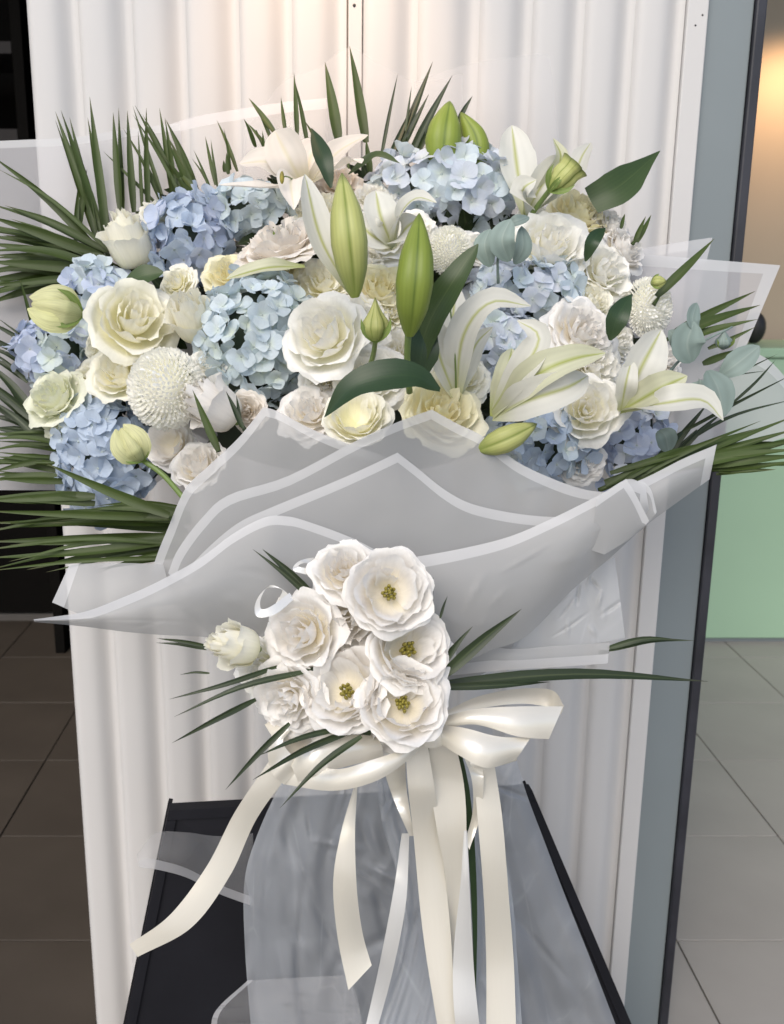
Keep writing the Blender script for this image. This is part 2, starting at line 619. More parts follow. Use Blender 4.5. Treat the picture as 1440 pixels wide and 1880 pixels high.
# ---- the shop behind
wl = link(bpy.data.objects.new('wall', box_mesh('wall', -3.2, 0.55, 4.20, 4.35, 0, 3.6)))
setmat(wl, 'room_shade')
tag(wl, kind='structure')
wl2 = link(bpy.data.objects.new('side_wall', box_mesh('side_wall', -3.35, -3.2, 1.2, 4.35, 0, 3.6)))  # out of view, added to close the room off and keep it dark
setmat(wl2, 'room_shade')
tag(wl2, kind='structure')
wp = link(bpy.data.objects.new('dividing_wall', box_mesh('dividing_wall', 0.55, 0.65, 2.5, 4.60, 0, 3.6)))
setmat(wp, 'room_shade')
tag(wp, kind='structure')
wr = link(bpy.data.objects.new('back_wall', box_mesh('back_wall', 0.65, 4.5, 4.45, 4.60, 0, 3.6)))
setmat(wr, 'beige_wall')
tag(wr, kind='structure')
ce = link(bpy.data.objects.new('ceiling', box_mesh('ceiling', -3.35, 4.5, 2.1, 4.60, 3.6, 3.7)))  # out of view, added overhead to keep daylight out of the room
setmat(ce, 'room_shade')
tag(ce, kind='structure')

sh = thing('shelf_unit', 'dark shelf unit deep in the unlit room beside the pillar', 'shelf', (-1.9, 3.7, 0))
for x in (-1.2, 0.78):
    child('upright', box_mesh('upright', x - .02, x + .02, 0, .35, 0, 2.6, .003), sh, 'room_shade')
for v in (82, 243):
    z = on_y(20, v, 3.7).z
    child('shelf', box_mesh('shelf', -1.18, 0.76, 0, .34, z - .03, z + .012, .003), sh, 'dark_shelf')

gc = thing('green_counter', 'pale green low counter standing on the tiles beside the black edged pillar', 'counter', (1.0, 3.82, 0))
child('front_panel', box_mesh('front_panel', -0.3, 2.6, 0, .03, 0.02, 1.19, .004), gc, 'green_panel')
child('plinth', box_mesh('plinth', -0.3, 2.6, 0.012, .5, 0.0, 0.018, .002), gc, 'grey_paint')
child('counter_top', box_mesh('counter_top', -0.31, 2.6, -0.012, .52, 1.193, 1.232, .006), gc, 'green_panel')

bp = P(1386, 600, 4.02)
bgm = ellipsoid('dark_blob', .045, .04, .066, 10, 16)
blob = link(bpy.data.objects.new('dark_blob', bgm))  # unidentified dark rounded shape
blob.location = (bp.x, bp.y, 1.232 + .064)
setmat(blob, 'blob_black')
tag(blob, 'small black rounded bag standing on the green counter', 'blob')

rb = on_y(1364, 235, 4.44)
rs = link(bpy.data.objects.new('wall_box', box_mesh('wall_box', -.03, .03, -.02, .0, -.05, .05, .008)))  # solid red block stands in for a reflection in the black edge
rs.location = (rb.x + 0.01, 4.44, rb.z)
setmat(rs, 'reflection_red')
tag(rs, 'small red block standing in for a red reflection in the black pillar edge', 'reflection')

# ---- the pillar
XL = on_y(45, 0, YP).x
XR = on_y(1304, 0, YP).x
pil = thing('pillar', 'white fluted pillar with a grey board and black edge behind the bouquet', 'pillar', ((XL + XR) / 2, YP, 0))
ox = pil.location.x
child('core', box_mesh('core', XL - ox, XR - ox, 0.028, 0.42, 0.0, 3.4), pil, 'pillar_white')
pxm = (XR - XL) / 1259.0


def flute_mesh(wd):
    prof_ = [(0.0, 0.0125), (0.03, 0.0075), (0.07, 0.0035), (0.12, 0.0010), (0.2, 0.0), (0.40, 0.0), (0.50, 0.001), (0.59, 0.0035), (0.67, 0.008), (0.75, 0.0135), (0.82, 0.0175), (0.88, 0.0190), (0.94, 0.0170), (1.0, 0.0125)]
    prof_ = [(x, y * (.88 if y < .027 else 1)) for x, y in prof_]
    rows = [[Vector((x * wd, y, z)) for x, y in prof_] for z in (0.0, 0.85, 1.7, 2.55, 3.4)]
    me = grid_mesh('flute', rows, smooth=True)
    me.materials.append(MATS['pillar_white'])
    return me


edges_l = [45, 140, 240, 339, 438, 536, 637]
edges_r = [668, 770, 884, 982, 1079, 1172, 1264]
for lst in (edges_l, edges_r):
    for a, b in zip(lst, lst[1:]):
        o = child('flute', flute_mesh((b - a) * pxm - 0.0001), pil)
        o.location = (XL + (a - 45) * pxm - ox, 0, 0)
o = child('end_fillet', box_mesh('end_fillet', 0, (1304 - 1265) * pxm, 0.002, .028, 0, 3.4, .002), pil, 'pillar_white')
o.location = (XL + (1265 - 45) * pxm - ox, 0, 0)
jt = child('joint_strip', box_mesh('joint_strip', 0, 26 * pxm, 0.009, .028, 0, 3.4, .002), pil, 'pillar_white')
jt.location = (XL + (640 - 45) * pxm - ox, 0, 0)
for v in (7,):
    q = on_y(651, v, YP)
    s_ = child('screw', ellipsoid('screw', .0026, .002, .0026, 6, 10), jt, 'speck_dark')
    s_.location = (q.x - (jt.location.x + ox), 0.009, q.z)
for u, v, k in ((1278, 46, 'speck_dark'), (1291, 27, 'speck_dark')):
    q = on_y(u, v, YP)
    s_ = child('nail_hole', ellipsoid('nail_hole', .0016, .001, .0016, 6, 10), pil, k)
    s_.location = (q.x - ox, 0.002, q.z)
gx0, gx1, gx2 = XR + 0.001, on_y(1387, 0, YP + .01).x, on_y(1413, 0, YP + .0).x
child('grey_board', box_mesh('grey_board', gx0 - ox, gx1 - ox, 0.012, .40, 0, 3.4, .002), pil, 'grey_paint')
child('black_edge', box_mesh('black_edge', gx1 - ox + .001, gx2 - ox, 0.004, .40, 0, 3.4, .003), pil, 'black_trim')

# warm lamps: the down-light over the pillar and the one washing the beige wall
for nm, pos, tgt, e, ang in (('pillar_downlight', (on_y(590, 0, YP).x, YP - .30, 2.35), (on_y(590, 0, YP).x, YP, 1.72), 9.0, 62),
                             ('wall_washer', (on_y(1460, 0, 4.3).x + .05, 4.12, 2.45), (on_y(1450, 130, 4.45).x, 4.45, 2.1), 12.0, 120)):
    ld = bpy.data.lights.new(nm, 'SPOT')
    ld.energy = e
    ld.color = (1.0, 0.62, 0.32)
    ld.spot_size = R_(ang)
    ld.spot_blend = 1.0
    ld.shadow_soft_size = 0.05
    lo = link(bpy.data.objects.new(nm, ld))
    lo.location = pos
    lo.rotation_euler = (Vector(pos) - Vector(tgt)).to_track_quat('Z', 'Y').to_euler()

# ---- the black stand
def stand():
    tl, tr = P(310, 1488, 1.415), P(978, 1452, 1.475)
    bl, br_ = P(230, 1880, 1.50), P(1160, 1880, 1.56)
    kl, kr = (bl - tl) / (tl.z - bl.z), (br_ - tr) / (tr.z - br_.z)
    fl_, fr_ = tl + kl * tl.z, tr + kr * tr.z
    st = thing('flower_stand', 'matt black tapered flower stand under the wrapped bouquet', 'stand', ((fl_.x + fr_.x) / 2, fl_.y, 0))
    back, back_t = Vector((0.0, 0.24, 0)), Vector((0, .035, 0))

    def slab(name, a, b, c, d, th, mat, par):
        """quad a b c d (front) extruded away by TH"""
        nrm = (b - a).cross(d - a).normalized()
        if nrm.y < 0:
            nrm = -nrm
        vs = [a, b, c, d] + [x + nrm * th for x in (a, b, c, d)]
        fs = [(0, 1, 2, 3), (7, 6, 5, 4), (0, 4, 5, 1), (1, 5, 6, 2), (2, 6, 7, 3), (3, 7, 4, 0)]
        me = local(st, raw_mesh(name, vs, fs, smooth=False))
        return child(name, me, par, mat)

    def q(s, t):                                              # s across, t down
        a = tl.lerp(tr, s)
        b = fl_.lerp(fr_, s)
        return a.lerp(b, t)
    e = 0.022
    off = Vector((0, .005, 0))
    slab('front_panel', q(.02, .02) + off, q(.98, .02) + off, q(.985, .985) + off, q(.015, .985) + off, .008, 'stand_black', st)
    slab('top_rail', q(0, 0), q(1, 0), q(1, e), q(0, e), .02, 'stand_black', st)
    slab('bottom_rail', q(0, .975), q(1, .975), q(1, 1), q(0, 1), .02, 'stand_black', st)
    slab('side_rail', q(0, e + .001), q(.024, e + .001), q(.02, .974), q(0, .974), .02, 'stand_black', st)
    slab('side_rail', q(.976, e + .001), q(1, e + .001), q(1, .974), q(.98, .974), .02, 'stand_black', st)
    o2 = Vector((0, .024, 0))
    slab('side_panel', q(0.002, .002) + o2, q(0.002, .002) + back_t, q(0.002, 1) + back, q(0.002, 1) + o2, .006, 'stand_black', st)
    slab('side_panel', q(.99, .002) + o2, q(.99, .002) + back_t, q(.99, 1) + back, q(.99, 1) + o2, .006, 'stand_black', st)


stand()

# ================================================================== WRAPPING PAPER
def px3(pts, d):
    """(u, v[, depth]) pixel tuples to world points; D is one depth or (first, last)"""
    out = []
    for i, p in enumerate(pts):
        t = i / max(1, len(pts) - 1)
        if len(p) == 3:
            dd = p[2]
        elif isinstance(d, (int, float)):
            dd = d
        else:
            dd = d[0] + (d[1] - d[0]) * t
        out.append(P(p[0], p[1], dd))
    return out


def sheet(name, label, top, bot, dt, db, mat='wrap_front', band=0.0108, sides='', bulge=0.02, wrinkle=0.003, corner=(), ns=64, ntt=22, bmat='border_white', cat='wrapping paper',
          group='sheets of frosted wrapping paper', crease=0.0, folds=0.0, skirt=False, nfold=0, foldh=.007, bot_band=False, seed=0.0):
    A, B = px3(top, dt), px3(bot, db)
    A, B = cr_c(A, ns, corner), cr_c(B, ns, corner)
    ns = len(A)
    lens = np.linalg.norm(A - B, axis=1).clip(1e-3)
    wid = max(np.linalg.norm(np.diff(A, axis=0), axis=1).sum(), 1e-3)
    sv = list(np.linspace(0, 1, ns))
    li = ri = 0
    if 'l' in sides:
        sv = sorted(sv + [band / wid])
        li = sv.index(band / wid)
    if 'r' in sides:
        sv = sorted(sv + [1 - band / wid])
        ri = sv.index(1 - band / wid)
    rg = random.Random(int(seed * 17))
    segs = []
    for _ in range(nfold):
        cx, cy, an = rg.random(), rg.random(), rg.gauss(math.pi / 2 if not skirt else 0.0, .55)
        segs.append((cx, cy, math.cos(an), math.sin(an), rg.uniform(.06, .22), rg.uniform(.012, .03), rg.choice((-1, 1, 1)) * rg.uniform(.4, 1)))
    rows = []
    hastop = 't' in sides
    hasbot = 'b' in sides
    ts_n = list(np.linspace(0, 1, ntt))
    for i in range(ntt + (1 if hastop else 0) + (1 if hasbot else 0)):
        row = []
        for s in sv:
            k = s * (ns - 1)
            k0 = min(int(k), ns - 2)
            fr = k - k0
            a = A[k0] * (1 - fr) + A[k0 + 1] * fr
            b = B[k0] * (1 - fr) + B[k0 + 1] * fr
            L = lens[k0] * (1 - fr) + lens[k0 + 1] * fr
            tb = min(band / L, 0.45)
            lo, hi = (tb if hastop else 0.0), (1 - tb if hasbot else 1.0)
            seq = i
            if hastop:
                if i == 0:
                    t = 0.0
                else:
                    seq = i - 1
                    t = None
            else:
                t = None
            if t is None:
                if seq > ntt - 1:
                    t = 1.0
                else:
                    t = lo + (hi - lo) * ts_n[seq]
            p = Vector(a * (1 - t) + b * t)
            tow = (EYE - p).normalized()
            w_ = wrinkle * noise.noise(p * 9 + Vector((seed, 0, 0))) + wrinkle * 0.5 * noise.noise(p * 23 + Vector((0, seed, 3)))
            for cx, cy, ca, sa, ln, wd_, hh in segs:
                dx, dy = (s - cx), (t - cy)
                al = abs(dx * ca + dy * sa)
                if al < ln:
                    ds = abs(dx * -sa + dy * ca)
                    if ds < wd_:
                        w_ += foldh * hh * (1 - ds / wd_) * (1 - al / ln)
            if folds:
                tv = (t if not skirt else s)
                sv_ = (s if not skirt else t)
                w_ += folds * (0.25 + tv) * (noise.noise(Vector((sv_ * 9 + seed, tv * .8, 0))) + .6 * noise.noise(Vector((sv_ * 15, tv * .9 + seed, 4))))
            if crease:
                for fq, am in ((7.0, 1.0), (15.0, 0.42)):
                    dd_, _ = noise.voronoi(Vector((p.x * fq * 1.25 + seed * 3.1, p.z * fq * 0.55 + p.x * fq * 0.35, seed + p.y * fq * 0.5)))
                    w_ += crease * am * (min(dd_[1] - dd_[0], 0.55) - 0.25)
            p += tow * (bulge * math.sin(math.pi * t) * math.sin(math.pi * (0.15 + 0.7 * s)) + w_)
            row.append(p)
        rows.append(row)
    n, m = len(rows), len(sv)
    vs = [p for r in rows for p in r]
    body, edge = [], []
    for i in range(n - 1):
        for j in range(m - 1):
            q = (i * m + j, i * m + j + 1, (i + 1) * m + j + 1, (i + 1) * m + j)
            is_e = (hastop and i == 0) or (hasbot and i == n - 2) or ('l' in sides and j < li) or ('r' in sides and j >= ri)
            (edge if is_e else body).append(q)
    c = vs[(n // 2) * m + m // 2]
    o = link(bpy.data.objects.new(name, None))
    bpy.data.objects.remove(o)
    me = raw_mesh(name, [p - c for p in vs], body)
    strip_loose(me)
    o = link(bpy.data.objects.new(name, me))
    o.location = c
    setmat(o, mat)
    tag(o, label, cat, group)
    if edge:
        me2 = raw_mesh('white_border', [p - c for p in vs], edge)
        strip_loose(me2)
        child('white_border', me2, o, bmat)
    return o


def strip_loose(me):
    import bmesh
    bm = bmesh.new()
    bm.from_mesh(me)
    bmesh.ops.delete(bm, geom=[v for v in bm.verts if not v.link_faces], context='VERTS')
    bm.to_mesh(me)
    bm.free()


# sheets standing behind the flowers
sheet('wrapping_sheet', 'frosted sheet behind the palm fronds beside the dark shelf unit', [(-80, 262), (60, 256), (140, 252), (230, 238), (330, 226)],
      [(-40, 900), (40, 900), (120, 900), (260, 900), (400, 800)], 1.42, 1.33, 'wrap_back', sides='t', bulge=0.01, band=0.012, seed=1)
sheet('wrapping_sheet', 'frosted sheet rising on the white pillar above the blue hydrangea and cream rosebud', [(300, 232), (360, 214), (440, 200), (520, 188), (600, 180)],
      [(300, 700), (380, 700), (460, 700), (540, 700), (600, 700)], 1.44, 1.35, 'wrap_sheer', sides='t', bulge=0.01, band=0.018, seed=2, bmat='border_sheer')
sheet('wrapping_sheet', 'almost clear peaked sheet behind the tallest palm blades at the top', [(450, 240), (520, 150), (580, 128), (640, 88), (700, 120), (770, 150), (850, 135)],
      [(450, 600), (520, 600), (580, 600), (640, 600), (700, 600), (770, 600), (850, 600)], 1.46, 1.38, 'wrap_sheer', sides='', bulge=0.01, seed=3, bmat='border_sheer', crease=0.004)
sheet('wrapping_sheet', 'almost clear sheet behind the pair of green lily buds', [(760, 150), (860, 118), (980, 100), (1010, 104)],
      [(760, 600), (860, 600), (960, 600), (1060, 600)], 1.455, 1.40, 'wrap_sheer', sides='', bulge=0.01, seed=4, bmat='border_sheer')
sheet('wrapping_sheet', 'frosted sheet corner standing behind the single upright palm blade', [(1110, 470), (1180, 456), (1240, 446), (1308, 436)],
      [(1090, 760), (1150, 760), (1200, 760), (1230, 760)], 1.40, 1.34, 'wrap_back', sides='tr', bulge=0.006, seed=5, band=0.016, bmat='border_sheer')
sheet('wrapping_sheet', 'wide frosted sheet with a pointed corner against the beige wall', [(1120, 462), (1220, 470), (1320, 478), (1433, 487)],
      [(1090, 880), (1180, 800), (1260, 720), (1372, 632)], 1.385, 1.33, 'wrap_back', sides='tr', bulge=0.006, seed=6, band=0.018)
sheet('wrapping_sheet', 'curling frosted sheet behind the thin palm leaflets in front of the green counter', [(1190, 800), (1280, 700), (1350, 650), (1410, 660), (1480, 740)],
      [(1150, 890), (1220, 880), (1290, 860), (1360, 830), (1450, 800)], 1.36, 1.30, 'wrap_back', sides='t', bulge=0.01, seed=7, band=0.018)

# the front of the wrap, back layers first
sheet('wrapping_sheet', 'tall peaked sheet at the front beneath the white peony-like rosebud and pompon',
      [(273, 1067), (290, 1015), (309, 969), (340, 898), (380, 858), (438, 804), (484, 747), (512, 756), (571, 787), (640, 815), (704, 838), (760, 870)],
      [(470, 1240), (500, 1240), (520, 1240), (540, 1245), (560, 1250), (580, 1250), (600, 1250), (620, 1250), (640, 1250), (670, 1250), (700, 1250), (720, 1250)],
      1.085, 1.11, sides='t', bulge=0.012, seed=11, corner=(6,), nfold=8, foldh=.002, ntt=36)
sheet('wrapping_sheet', 'peaked sheet under the yellow rose and the dark lily leaf',
      [(309, 1052), (327, 1009), (371, 951), (420, 909), (527, 875), (647, 813), (730, 775), (793, 752), (840, 778), (885, 800), (950, 848), (1020, 881), (1080, 900), (1140, 905)],
      [(480, 1250), (500, 1250), (520, 1250), (540, 1250), (580, 1250), (640, 1250), (700, 1250), (760, 1250), (800, 1250), (840, 1250), (880, 1240), (900, 1230), (920, 1220), (940, 1200)],
      1.07, 1.095, sides='t', bulge=0.012, seed=12, corner=(7,), nfold=8, foldh=.002, ntt=36)
sheet('wrapping_sheet', 'lower peaked sheet directly above the upright white corsage flowers',
      [(330, 1060), (384, 1004), (438, 960), (500, 931), (615, 884), (680, 855), (730, 831), (765, 858), (815, 898), (863, 924), (930, 940), (993, 948), (1060, 950)],
      [(500, 1250), (520, 1250), (540, 1250), (580, 1250), (640, 1250), (680, 1250), (740, 1250), (770, 1250), (800, 1250), (830, 1250), (870, 1240), (900, 1230), (930, 1210)],
      1.055, 1.08, sides='t', bulge=0.012, seed=13, corner=(6,), nfold=8, foldh=.002, ntt=36)
sheet('wrapping_sheet', 'small folded flap behind the drooping corner under the lowest palm fronds',
      [(128, 1036), (180, 1034), (240, 1034), (300, 1036)], [(96, 1106), (160, 1130), (230, 1120), (320, 1110)], 1.075, 1.06, sides='l', bulge=0.004, seed=14, band=0.012)
sheet('wrapping_sheet', 'crinkled pale sheet end hanging between the pillar and the long palm leaf',
      [(980, 1120), (1040, 1080), (1090, 1045), (1129, 1022)], [(880, 1202), (980, 1192), (1060, 1186), (1148, 1172)], 1.085, 1.085, 'wrap_crinkled', sides='', bulge=0.004, crease=0.006, nfold=14, foldh=.006, seed=15, ns=60, ntt=50)
sheet('wrapping_sheet', 'straight bordered sheet end beneath the crinkled pale sheet',
      [(800, 1160), (920, 1190), (1020, 1186), (1120, 1180)], [(830, 1240), (920, 1231), (1020, 1225), (1116, 1218)], 1.065, 1.065, sides='b', bulge=0.002, seed=16, band=0.012)
sheet('wrapping_sheet', 'rolled sheet end under the lower palm fan with a white cuff',
      [(1130, 900), (1190, 875), (1253, 843), (1316, 816)], [(1120, 1024), (1180, 970), (1240, 925), (1303, 880)], 1.05, 1.055, sides='tr', bulge=0.012, seed=17, band=0.011)
sheet('wrapping_sheet', 'wide sheet folding across the front up to the palm fan',
      [(700, 1030), (766, 1022), (858, 1005), (939, 984), (1020, 949), (1102, 908), (1152, 880), (1185, 890)],
      [(760, 1260), (800, 1240), (840, 1225), (896, 1196), (966, 1168), (1047, 1087), (1123, 1022), (1195, 955)], 1.03, 1.045, sides='tr', bulge=0.02, seed=18, band=0.0125, nfold=10, foldh=.0022, ntt=40)
sheet('wrapping_sheet', 'wide sheet drooping to a sharp corner above the lone white rosebud',
      [(62, 1137), (93, 1133), (156, 1123), (218, 1100), (288, 1069), (366, 1026), (428, 980), (486, 950), (525, 948), (560, 956), (640, 985), (700, 1015)],
      [(64, 1142), (100, 1145), (160, 1151), (230, 1160), (300, 1166), (380, 1170), (440, 1185), (500, 1230), (550, 1270), (600, 1290), (660, 1310), (720, 1320)],
      1.035, 1.045, sides='t', bulge=0.016, seed=19, band=0.010, nfold=10, foldh=.0022, ntt=40)

sheet('wrapping_sheet', 'small folded cuff corner overlapping the wide front sheet near the palm fan', [(1096, 914), (1150, 879), (1166, 905), (1192, 956)], [(1085, 1010), (1110, 1018), (1140, 1000), (1180, 972)],
      1.018, 1.025, sides='t', bulge=0.003, seed=31, band=0.010, corner=(1,), ns=30)
sheet('wrapping_sheet', 'narrow second cuff corner beside the rolled sheet end', [(1160, 886), (1181, 884), (1196, 900), (1206, 940)], [(1160, 960), (1180, 965), (1190, 960), (1200, 950)],
      1.034, 1.036, sides='t', bulge=0.002, seed=32, band=0.008, corner=(1,), ns=30)
# the skirt below the ribbon (each lofted from its outer edge to its inner edge)
sheet('wrapping_sheet', 'crumpled translucent skirt sheet under the bow spreading over the black stand', [(545, 1395, 1.19), (510, 1450, 1.20), (470, 1540, 1.22), (449, 1620, 1.24), (450, 1740, 1.28), (462, 1900, 1.33)],
      [(948, 1392, 1.19), (968, 1460, 1.21), (1000, 1545, 1.24), (1040, 1650, 1.27), (1086, 1765, 1.31), (1138, 1900, 1.36)], 1.2, 1.2, 'wrap_skirt', sides='', bulge=0.05, crease=0.020, wrinkle=0.006, folds=.035, skirt=True, nfold=60, foldh=.011, ns=150, ntt=120, seed=21)
sheet('wrapping_sheet', 'narrow upright skirt sheet hanging behind the centre ribbon tails', [(690, 1392, 1.15), (700, 1500, 1.165), (735, 1640, 1.19), (720, 1760, 1.21), (668, 1900, 1.24)],
      [(880, 1392, 1.15), (910, 1500, 1.165), (940, 1640, 1.19), (950, 1760, 1.21), (960, 1900, 1.24)], 1.2, 1.2, 'wrap_skirt', sides='', bulge=0.02, crease=0.014, wrinkle=0.004, folds=.025, skirt=True, nfold=25, foldh=.008, ns=120, ntt=90, seed=22)
sheet('wrapping_sheet', 'loose low skirt flap folded against the foot of the black stand', [(455, 1800, 1.25), (395, 1858, 1.25), (388, 1910, 1.26)],
      [(640, 1790, 1.20), (660, 1850, 1.20), (670, 1910, 1.21)], 1.2, 1.2, 'wrap_sheer', sides='t', bulge=0.02, crease=0.016, wrinkle=0.006, nfold=12, foldh=.008, ns=60, ntt=60, seed=23, band=.008, bmat='border_sheer')
sheet('wrapping_sheet', 'sheer loop of wrap sticking out across the black stand behind the long ribbon tail', [(465, 1530, 1.27), (400, 1535, 1.25), (340, 1528, 1.22), (285, 1530, 1.21), (252, 1568, 1.20)],
      [(465, 1664, 1.27), (400, 1640, 1.25), (345, 1612, 1.22), (296, 1598, 1.20), (256, 1592, 1.19)], 1.2, 1.2, 'wrap_sheer', sides='b', bulge=0.015, crease=0.004, ns=40, ntt=24, seed=24, band=0.012, bmat='border_sheer')

# ================================================================== FLOWERS
def rose_petal(name, phi, Rr, zr, W, z0=0.0, curl=0.12, ruf=0.05, flare=0.0, fine=0.02, tuck=0.05, n=11, m=15, close=0.0, cupp=0.7):
    rows = []
    p1, p2, p3 = (random.uniform(0, 6.28) for _ in range(3))
    for i in range(n):
        t = i / (n - 1)
        row = []
        for j in range(m):
            s = j / (m - 1) * 2 - 1
            te = t * (1 - 0.20 * abs(s) ** 3.5)
            R = Rr * math.sin(math.pi / 2 * min(1, te ** cupp)) * (1 - close * te ** 2)
            z = z0 + zr * te ** 1.5
            k = max(0, (te - 0.62) / 0.38)
            R += flare * k ** 2
            z -= curl * k ** 2.2
            e = te ** 4
            R += ruf * e * math.sin(3.1 * s + p1) + ruf * 0.6 * e * math.sin(7.3 * s + p2) + ruf * .2 * te ** 9 * math.sin(17 * s + p3)
            z += ruf * 0.9 * e * math.sin(4.3 * s + p3) + ruf * .22 * te ** 8 * math.sin(19 * s + p1)
            if i == n - 1:
                R += random.uniform(-fine, fine)
                z += random.uniform(-fine, fine)
            R *= 1 + tuck * s
            wdt = W * (0.45 + 0.55 * math.sin(math.pi * 0.5 * min(1, 0.25 + t)))
            a = phi + s * wdt
            row.append(Vector((R * math.cos(a), R * math.sin(a), z)))
        rows.append(row)
    return grid_mesh('petal', rows)


def rose_proto(kind):
    """petal meshes of one flower of unit radius, opening along +Z"""
    L = []

    def ring(cnt, Rr, zr, W, ph, **k):
        for i in range(cnt):
            L.append(rose_petal('petal', ph + 2 * math.pi * i / cnt + random.uniform(-.18, .18), Rr * random.uniform(.94, 1.06), zr * random.uniform(.93, 1.07), R_(W), **k))
    if kind == 'open':
        ring(5, .93, .50, 52, 0.3, curl=.20, ruf=.06, flare=.10, cupp=.75)
        ring(5, .84, .66, 52, 0.9, curl=.16, ruf=.065, flare=.08, cupp=.7)
        ring(4, .70, .76, 58, 0.2, curl=.10, ruf=.07, flare=.07, cupp=.6)
        ring(3, .54, .76, 56, 0.8, curl=.05, ruf=.06, flare=.06, cupp=.5)
        ring(1, .40, .62, 46, 2.4, curl=.0, ruf=.07, flare=.04, cupp=.5)
    elif kind == 'full':
        ring(6, .95, .26, 46, 0.1, curl=.16, ruf=.075, flare=.12)
        ring(5, .84, .40, 46, 0.6, curl=.16, ruf=.08, flare=.10)
        ring(5, .68, .52, 46, 0.2, curl=.12, ruf=.085, flare=.08)
        ring(4, .50, .60, 50, 0.7, curl=.07, ruf=.085, flare=.06)
        ring(4, .34, .64, 52, 0.2, curl=.03, ruf=.08)
        ring(3, .20, .66, 60, 0.5, curl=.0, ruf=.08)
        ring(2, .09, .64, 90, 0.9, curl=.0, ruf=.03)
    elif kind == 'cup':
        ring(5, .93, .42, 50, 0.1, curl=.20, ruf=.08, flare=.16, cupp=.6)
        ring(4, .76, .60, 56, 0.7, curl=.14, ruf=.08, flare=.10, cupp=.55)
        ring(4, .57, .70, 56, 0.2, curl=.08, ruf=.07, cupp=.55, flare=.06)
        ring(4, .40, .76, 54, 0.6, curl=.03, ruf=.07, cupp=.55)
        ring(3, .25, .78, 62, 0.1, curl=.0, ruf=.05, cupp=.55)
        ring(2, .12, .76, 95, 0.4, curl=.0, ruf=.03, cupp=.55)
    elif kind == 'bud':
        ring(4, .70, 1.30, 62, 0.1, curl=.16, ruf=.08, flare=.16, cupp=.42, close=.05, fine=.03)
        ring(4, .62, 1.62, 60, 0.7, curl=.10, ruf=.08, flare=.06, cupp=.38, close=.22, fine=.03)
        ring(3, .52, 1.78, 70, 0.2, curl=.04, ruf=.08, cupp=.38, close=.38)
        ring(3, .36, 1.84, 70, 0.9, curl=.0, ruf=.06, cupp=.4, close=.45)
        ring(2, .18, 1.84, 95, 0.4, curl=.0, ruf=.04, cupp=.4, close=.4)
    return L


PROTO = {k: [rose_proto(k) for _ in range(5)] for k in ('open', 'full', 'cup', 'bud')}
STAMEN = ellipsoid('stamen', .045, .045, .11, 6, 8)
_sp = [Vector((0.0, 0, 0)), Vector((0, 0, 0)), ]


def simple_blade(name, L, wd, droop, kind='leaf'):
    rows = []
    for i in range(8):
        t = i / 7
        hw = wd * .5 * prof(kind, t)
        rows.append([Vector((q * hw, L * t * math.cos(droop * t), L * t * math.sin(droop * t) + .18 * hw * abs(q))) for q in (-1, -.5, 0, .5, 1)])
    return grid_mesh(name, rows)


SEPAL = simple_blade('sepal', .55, .22, 0.5)
CAL = ellipsoid('calyx', .16, .16, .20, 6, 10)
_cnt = {}


def rose(label, u, v, r, kind='full', mat='white_petal', n=None, roll=None, dd=0.0, sx=1.0, name='lisianthus_flower', group='white lisianthus and roses in the bouquet', d=None, calyx=False, stamen=False):
    d = (dome(u, v) if d is None else d) - dd
    nn = V(*n) if n else dome_n(u, v)
    if group.startswith('white lisianthus and'):
        r *= 1.04
    sc = r / F * d
    back = {'open': .36, 'full': .36, 'cup': .42, 'bud': .9}[kind]
    base = P(u, v, d) - nn * (back * sc)
    t = thing(name, label, 'flower', base, face_quat(nn, random.uniform(0, 6.28) if roll is None else roll), group, (sc * sx, sc, sc))
    i = _cnt.get(kind, 0)
    _cnt[kind] = i + 1
    for me in PROTO[kind][i % len(PROTO[kind])]:
        child('petal', me, t, mat)
    if calyx:
        c = child('calyx', CAL, t, 'sepal', Matrix.Translation((0, 0, -.04)))
        for k in range(5):
            child('sepal', SEPAL, t, 'sepal', Matrix.Rotation(k * 1.2566, 4, 'Z') @ Matrix.Rotation(0.9, 4, 'X') @ Matrix.Translation((0, .1, 0)))
    if stamen:
        rr = random.Random(i)
        for k in range(15):
            a, q = k * 2.4, .042 * math.sqrt(k)
            child('stamen', STAMEN, t, 'stamen_yellow', Matrix.Translation((q * math.cos(a), q * math.sin(a), .24 + rr.uniform(-.06, .10))))
    return t


# ---- hydrangea
def floret_petal():
    rows = []
    ph = random.uniform(0, 6)
    for i in range(6):
        t = i / 5
        hw = [0.10, .34, .52, .56, .42, .10][i]
        rows.append([Vector((q * hw, .06 + t * .95, .10 * t + .16 * abs(q) ** 2 * hw - .12 * t * t + .05 * math.sin(ph + 3 * t + 2 * q) * t)) for q in (-1, -.5, 0, .5, 1)])
    return grid_mesh('petal', rows)


FP = [floret_petal() for _ in range(4)]
EYEB = ellipsoid('eye', .09, .09, .07, 5, 8)
PED = None


